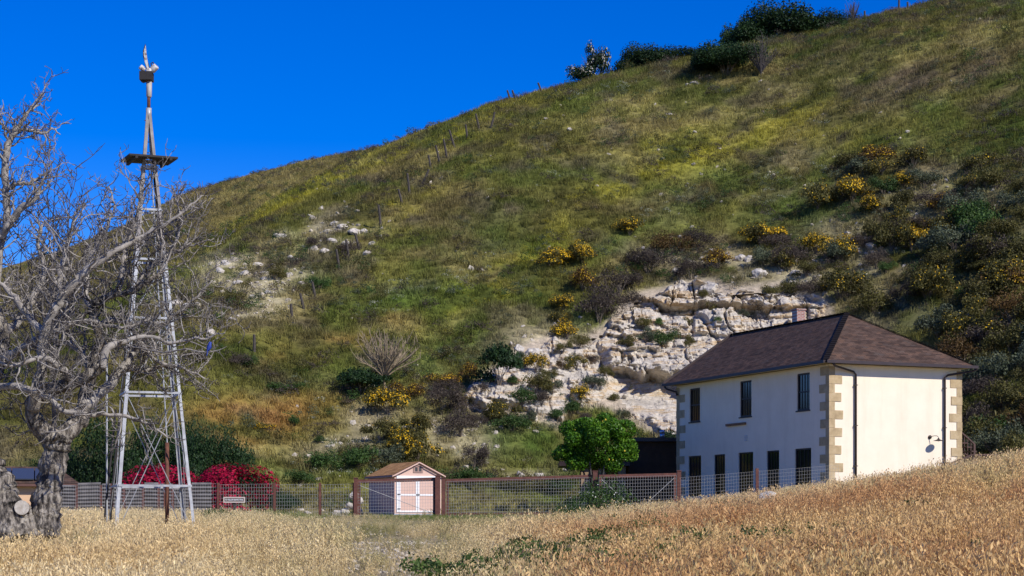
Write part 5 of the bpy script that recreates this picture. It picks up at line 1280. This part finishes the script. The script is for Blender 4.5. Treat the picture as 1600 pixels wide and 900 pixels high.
for i, t in enumerate(trunks):
    P, Rr = smooth_path([tp(a, b, c) for a, b, c, r in t], [r*PXM for *_, r in t], rng, 9, .006)
    MB().tube(P, Rr, 30, True, .22).build('trunk' if i < 2 else 'cut_limb', M_bark, tree, True)
MB().tube([tp(34,794,-.42), tp(34,793,-.60)], [.15,.142], 18).build('sawn_face', M_cutwood, tree)
# main limbs: (px, py, depth, radius px)
LIMBS = [
 [(92,690,0,17),(112,668,.1,14),(128,650,.2,13),(133,628,.3,12),(142,580,.3,10),(156,535,.2,8),(153,511,.1,7),(144,485,0,7),(154,471,-.1,6.5),(178,460,-.2,6),(206,456,-.2,5),(228,440,-.3,4),(250,428,-.3,3)],
 [(185,456,-.2,5),(190,430,-.1,4.5),(194,405,0,4),(201,372,.1,3),(214,338,.1,2),(220,300,.2,1.4),(214,282,.2,1)],
 [(90,690,0,17),(70,676,-.1,15),(58,660,-.2,13),(50,642,-.3,12),(54,622,-.4,11),(80,607,-.5,11),(115,598,-.5,10),(142,584,-.6,9.5),(158,574,-.6,8)],
 [(131,636,.2,10),(150,618,.4,9),(171,603,.5,8),(192,575,.6,7),(206,556,.7,6),(217,540,.7,5),(245,515,.6,3.6),(262,500,.5,2.6),(300,470,.4,1.8),(332,438,.3,1.1)],
 [(158,574,-.6,7),(168,545,-.6,6),(196,533,-.5,4),(235,525,-.4,3),(262,536,-.4,2.6),(290,530,-.4,2.2),(325,528,-.4,1.6),(352,520,-.4,.9)],
 [(52,640,-.4,10),(60,600,-.6,9),(66,560,-.7,8.5),(71,520,-.8,8),(84,486,-.9,7),(98,465,-.9,6.5),(120,438,-1,6),(136,422,-1,5.5),(165,402,-1,5),(200,380,-.9,4),(238,362,-.8,3.2),(262,350,-.8,2.6),(290,328,-.8,1.8),(316,305,-.7,1)],
 [(-20,610,-.8,6),(20,604,-.9,5.5),(62,614,-1,5),(84,628,-1,4.5),(102,643,-1,4.2),(148,646,-1,3.6),(196,650,-1,2.8),(232,664,-.9,2),(262,684,-.9,1.2)],
 [(-45,690,-.2,16),(-30,640,-.1,14),(-14,600,.2,13),(0,560,.3,12),(4,520,.3,11),(-6,480,.3,9)],
 [(-10,510,.3,9),(-6,440,.4,7),(0,385,.5,6),(10,340,.5,5.5),(8,300,.5,6),(8,262,.5,5.5),(10,240,.5,5.5),(18,212,.5,5),(30,196,.5,4),(38,182,.5,3),(50,170,.5,2),(62,163,.5,1)],
 [(8,297,.5,3.5),(28,288,.4,3),(47,285,.4,3),(60,278,.4,2.2),(80,268,.3,1.2)],
 [(0,372,.2,6.5),(12,352,.1,6),(23,338,.1,6),(38,322,0,5),(53,310,0,4),(60,300,0,2.5)],
 [(18,211,.5,4),(32,202,.5,3),(52,205,.5,2.6),(70,207,.5,2.4),(84,200,.5,1.6),(94,210,.5,.8)],
 [(18,210,.5,3),(4,196,.5,2.5),(-6,180,.5,2)],
 [(0,560,.3,7),(30,548,0,6),(60,528,-.2,5),(100,512,-.3,4.5),(140,500,-.3,3.5),(190,512,-.3,2.6),(235,498,-.3,1.8)],
 [(153,511,.1,6),(178,500,.3,5),(200,508,.4,4),(240,560,.5,3),(285,575,.5,2.2),(320,592,.5,1.2)],
 [(71,520,-.8,6),(48,500,-.6,5.5),(28,470,-.5,5),(10,450,-.4,4),(-10,430,-.4,3)],
 [(98,465,-.9,5),(92,430,-.7,4),(100,395,-.5,3),(112,360,-.4,2.2),(118,330,-.4,1.4)],
 [(144,485,0,6),(134,455,.3,5),(136,420,.5,4),(150,385,.6,3),(170,350,.6,2.2),(178,318,.6,1.4),(170,292,.6,.9)],
 [(206,456,-.2,4),(232,420,-.1,3),(258,400,0,2.6),(284,388,.1,2),(310,380,.1,1.4),(335,372,.1,.8)],
 [(192,575,.6,5),(225,580,.8,3.6),(260,572,.8,2.4),(290,592,.8,1.4),(318,610,.8,.8)],
 [(4,520,.3,8),(30,500,.8,6),(55,460,1.1,5),(70,420,1.2,4),(60,385,1.3,3),(66,350,1.3,2)],
 [(115,598,-.5,6),(90,570,-.9,5),(60,560,-1.1,4),(20,572,-1.2,3),(-10,560,-1.2,2)],
 [(142,580,.3,6),(120,545,.6,5),(100,530,.8,4),(110,490,.9,3),(96,455,.9,2.4),(80,430,.9,1.6)],
 [(250,428,-.3,2.6),(268,392,-.3,2),(284,350,-.3,1.8),(276,318,-.3,1.4),(268,290,-.3,.9)],
]
tw = MB(); ntw = 0; tips = []
for li, lm in enumerate(LIMBS):
    pts = [tp(a, b, c*1.3) for a, b, c, r in lm]; rad = [r*PXM for *_, r in lm]
    P, Rr = smooth_path(pts, rad, rng, 4, .014)
    m = MB().tube(P, Rr, 9 if rad[0] > .08 else 7); L = plen(P); s = .12+.10*L if li else .45*L
    while s < L:
        q, t, i = poly_at(P, s); r0 = Rr[i]; s += rng.uniform(.05, .15)
        side = Vector((rng.gauss(0, 1), rng.gauss(0, .8), rng.gauss(.25, .8))); side = (side-t*side.dot(t)).normalized()
        l2 = rng.uniform(.35, 1.15)*(1.0 if r0 > .02 else .65); r2 = max(.008, min(.55*r0, .022))
        p2 = crook(rng, q, side*.9+t*.55, l2, 6, .10, .36); m.tube(p2, [max(r2*(1-.75*k/6), .0055) for k in range(7)], 5, False)
        s3 = .08
        while s3 < l2:
            q3, t3, _ = poly_at(p2, s3); s3 += rng.uniform(.06, .17); sd = Vector((rng.gauss(0, 1), rng.gauss(0, .8), rng.gauss(.3, .8)))
            l3 = rng.uniform(.10, .42); p3 = crook(rng, q3, sd*.8+t3*.6, l3, 4, .14, .38); tw.tube(p3, [.0085, .0075, .0065, .0055, .004], 4, False); ntw += 1
            for e in range(rng.choice((1, 2, 2, 3))):
                q4, t4, _ = poly_at(p3, rng.uniform(.3, 1)*l3); sd = Vector((rng.gauss(0, 1), rng.gauss(0, .8), rng.gauss(.6, .7)))
                p4 = crook(rng, q4, sd, rng.uniform(.05, .15), 2, .2, .3); tw.tube(p4, [.0062, .0055, .0045], 3, False)
        tips.append(p2[-1])
    m.build('limb', M_bark if rad[0] > .15 else M_branch, tree, True)
two = tw.build('twigs', M_twigp, tree); two['kind'] = 'stuff'
# young dark shoots of a second tree behind it
sap = empty('bare_sapling', grounded(85, 41.0)); tag(sap, 'dark thin twigged bare sapling behind the big grey tree', 'tree')
def sp_(px, py, dy=0.0): return W(px, py, 41.0+dy)-sap.location
m = MB().tube([sp_(85,830), sp_(86,700), sp_(84,600), sp_(86,520)], [.06,.05,.045,.04], 7); m.build('trunk', M_darktwig, sap, True)
m = MB(); t2 = MB()
for (bx, by, ex, ey) in [(86,520,84,262),(86,540,112,262),(85,530,60,330),(86,540,124,300),(85,560,30,360),(86,500,100,340),(84,560,10,400),(86,560,150,330),(85,580,48,420),(86,520,72,300),(84,590,-4,440),(86,540,140,380),(86,590,170,420)]:
    p = [sp_(bx+(ex-bx)*k/6+rng.gauss(0, 2.2), by+(ey-by)*k/6, rng.gauss(0, .15)+.3*k/6*rng.choice((-1, 1))) for k in range(7)]
    m.tube(p, [.024-.0033*k for k in range(7)], 5, False); L = plen(p); s = .5
    while s < L:
        q, t, _ = poly_at(p, s); s += rng.uniform(.10, .26); side = Vector((rng.choice((-1, 1))*rng.uniform(.5, 1), rng.gauss(0, .6), rng.uniform(.2, .8)))
        l2 = rng.uniform(.3, .9); p2 = crook(rng, q, side+t*.6, l2, 4, .10, .13); t2.tube(p2, [.011,.010,.008,.007,.005], 4, False)
        for e in range(4):
            q3, t3, _ = poly_at(p2, rng.uniform(.2, 1)*l2); t2.tube(crook(rng, q3, Vector((rng.gauss(0, 1), rng.gauss(0, .6), .6)), rng.uniform(.08, .25), 2, .2, .2), [.007,.006,.0045], 3, False)
m.build('shoots', M_darktwig, sap); o = t2.build('twigs', M_darktwig, sap); o['kind'] = 'stuff'

# bare shrubs on the slope
def bare_shrub(P, r, h, label, mat, seed, n=26, name='bare_shrub', stem=None, group='leafless shrubs on the hill'):
    rg = random.Random(seed); e = empty(name, P); tag(e, label, 'shrub', group); m = MB(); t2 = MB()
    st = stem or .12*h
    m.tube([(0,0,-.3),(0,0,st)], [.07,.06], 6)
    for i in range(n):
        an = rg.uniform(0, 6.28); q = r*rg.uniform(.15, 1); zz = h*rg.uniform(.65, 1.05)*(1-.3*(q/r)**2)
        p = [Vector((0,0,st*.8)), Vector((q*.35*math.cos(an), q*.35*math.sin(an), st+.35*(zz-st))), Vector((q*.75*math.cos(an), q*.75*math.sin(an), st+.72*(zz-st))), Vector((q*math.cos(an), q*math.sin(an), zz))]
        m.tube(p, [.045,.035,.028,.015], 4, False); L = plen(p); s = .3*L
        while s < L:
            q3, t3, _ = poly_at(p, s); s += rg.uniform(.12, .3); t2.tube(crook(rg, q3, t3+Vector((rg.gauss(0, .6), rg.gauss(0, .6), rg.gauss(.2, .4))), rg.uniform(.3, .8), 3, .1, .2), [.018,.015,.012,.008], 3, False)
    m.build('stems', mat, e); o = t2.build('twigs', mat, e); o['kind'] = 'stuff'
P = hit(1189, 120, 84.); bare_shrub(P, 30/FPX*P.y, 62/FPX*P.y, 'dark leafless shrub on the upper slope in front of the skyline bushes', M_darktwig, 5, 30)
P = at_ridge(1333, -.5); bare_shrub(P, 24/FPX*P.y, 34/FPX*P.y, 'leafless shrub standing against the sky near the top right', M_darktwig, 6, 24)
P = hit(601, 610, 84.); bare_shrub(P, 60/FPX*P.y, 96/FPX*P.y, 'tan dry leafless bush on the green lower slope', noisy('tan_twig', [(.3, (.20,.15,.09)), (.7, (.36,.28,.18))], 8), 7, 60, 'dry_bush', 1.0)
P = at_ridge(928, -.3); bare_shrub(P, 20/FPX*P.y, 44/FPX*P.y, 'thin twigs sticking out of the white blossomed skyline bush', M_darktwig, 8, 14)
P = hit(752, 728, 84.); bare_shrub(P, 14/FPX*P.y, 44/FPX*P.y, 'single leaning dry stalk on the lower slope right of the shed', M_twig, 9, 3, 'dry_stalk', .3)

# ------------------------------------------------------------------ bluebird on a twig
bl = W(326.5, 549, TY-1.6); bird = empty('bluebird', bl, math.radians(25)); tag(bird, 'small blue bird perched on a bare twig right of the windmill', 'bird')
M_blue = noisy('blue_feathers', [(.3, (.004,.018,.16)), (.7, (.012,.05,.34))], 12, .6); M_beak = noisy('dark_beak', [(.3, G3(.01)), (.7, G3(.02))], 5, .5)
MB().tube([(-.02,0,.0),(-.015,0,.03),(.0,0,.07),(.012,0,.105),(.016,0,.13),(.022,0,.152),(.022,0,.172),(.018,0,.184)], [.012,.034,.046,.042,.032,.033,.028,.008], 12).build('body', M_blue, bird, True)
MB().bar((-.02,0,.03),(-.045,0,-.085),.035,.012).build('tail', M_blue, bird)
for s in (-1, 1):
    m = MB(); y = s*.044; m.v = [(.012,y,.115),(-.03,y*1.05,.085),(-.05,y*.8,-.01),(-.01,y*1.05,.045),(.012,y*.9,.112),(-.03,y*.9,.083),(-.05,y*.65,-.01),(-.01,y*.9,.045)]
    m.f = [(0,1,2,3),(7,6,5,4),(0,4,5,1),(1,5,6,2),(2,6,7,3),(3,7,4,0)]; m.build('wing', M_blue, bird)
    MB().tube([(.0,s*.015,.03),(.0,s*.015,-.012)], .004, 5).build('leg', M_beak, bird)
    MB().tube([(.036,s*.021,.168),(.040,s*.024,.168)], [.006,.004], 6).build('eye', M_beak, bird)
MB().tube([(.048,0,.165),(.072,0,.160)], [.008,.001], 6).build('beak', M_beak, bird)
perch = MB(); a_ = bl-tb; perch.tube([a_+Vector((-1.5,1.1,.16)), a_+Vector((-.95,.5,.02)), a_+Vector((-.45,.1,.06)), a_+Vector((-.2,.03,.0)), a_+Vector((0,0,-.018)), a_+Vector((.22,-.02,.03)), a_+Vector((.34,-.03,.09))], [.02,.016,.013,.011,.010,.008,.005], 6); perch.build('limb', M_branch, tree)
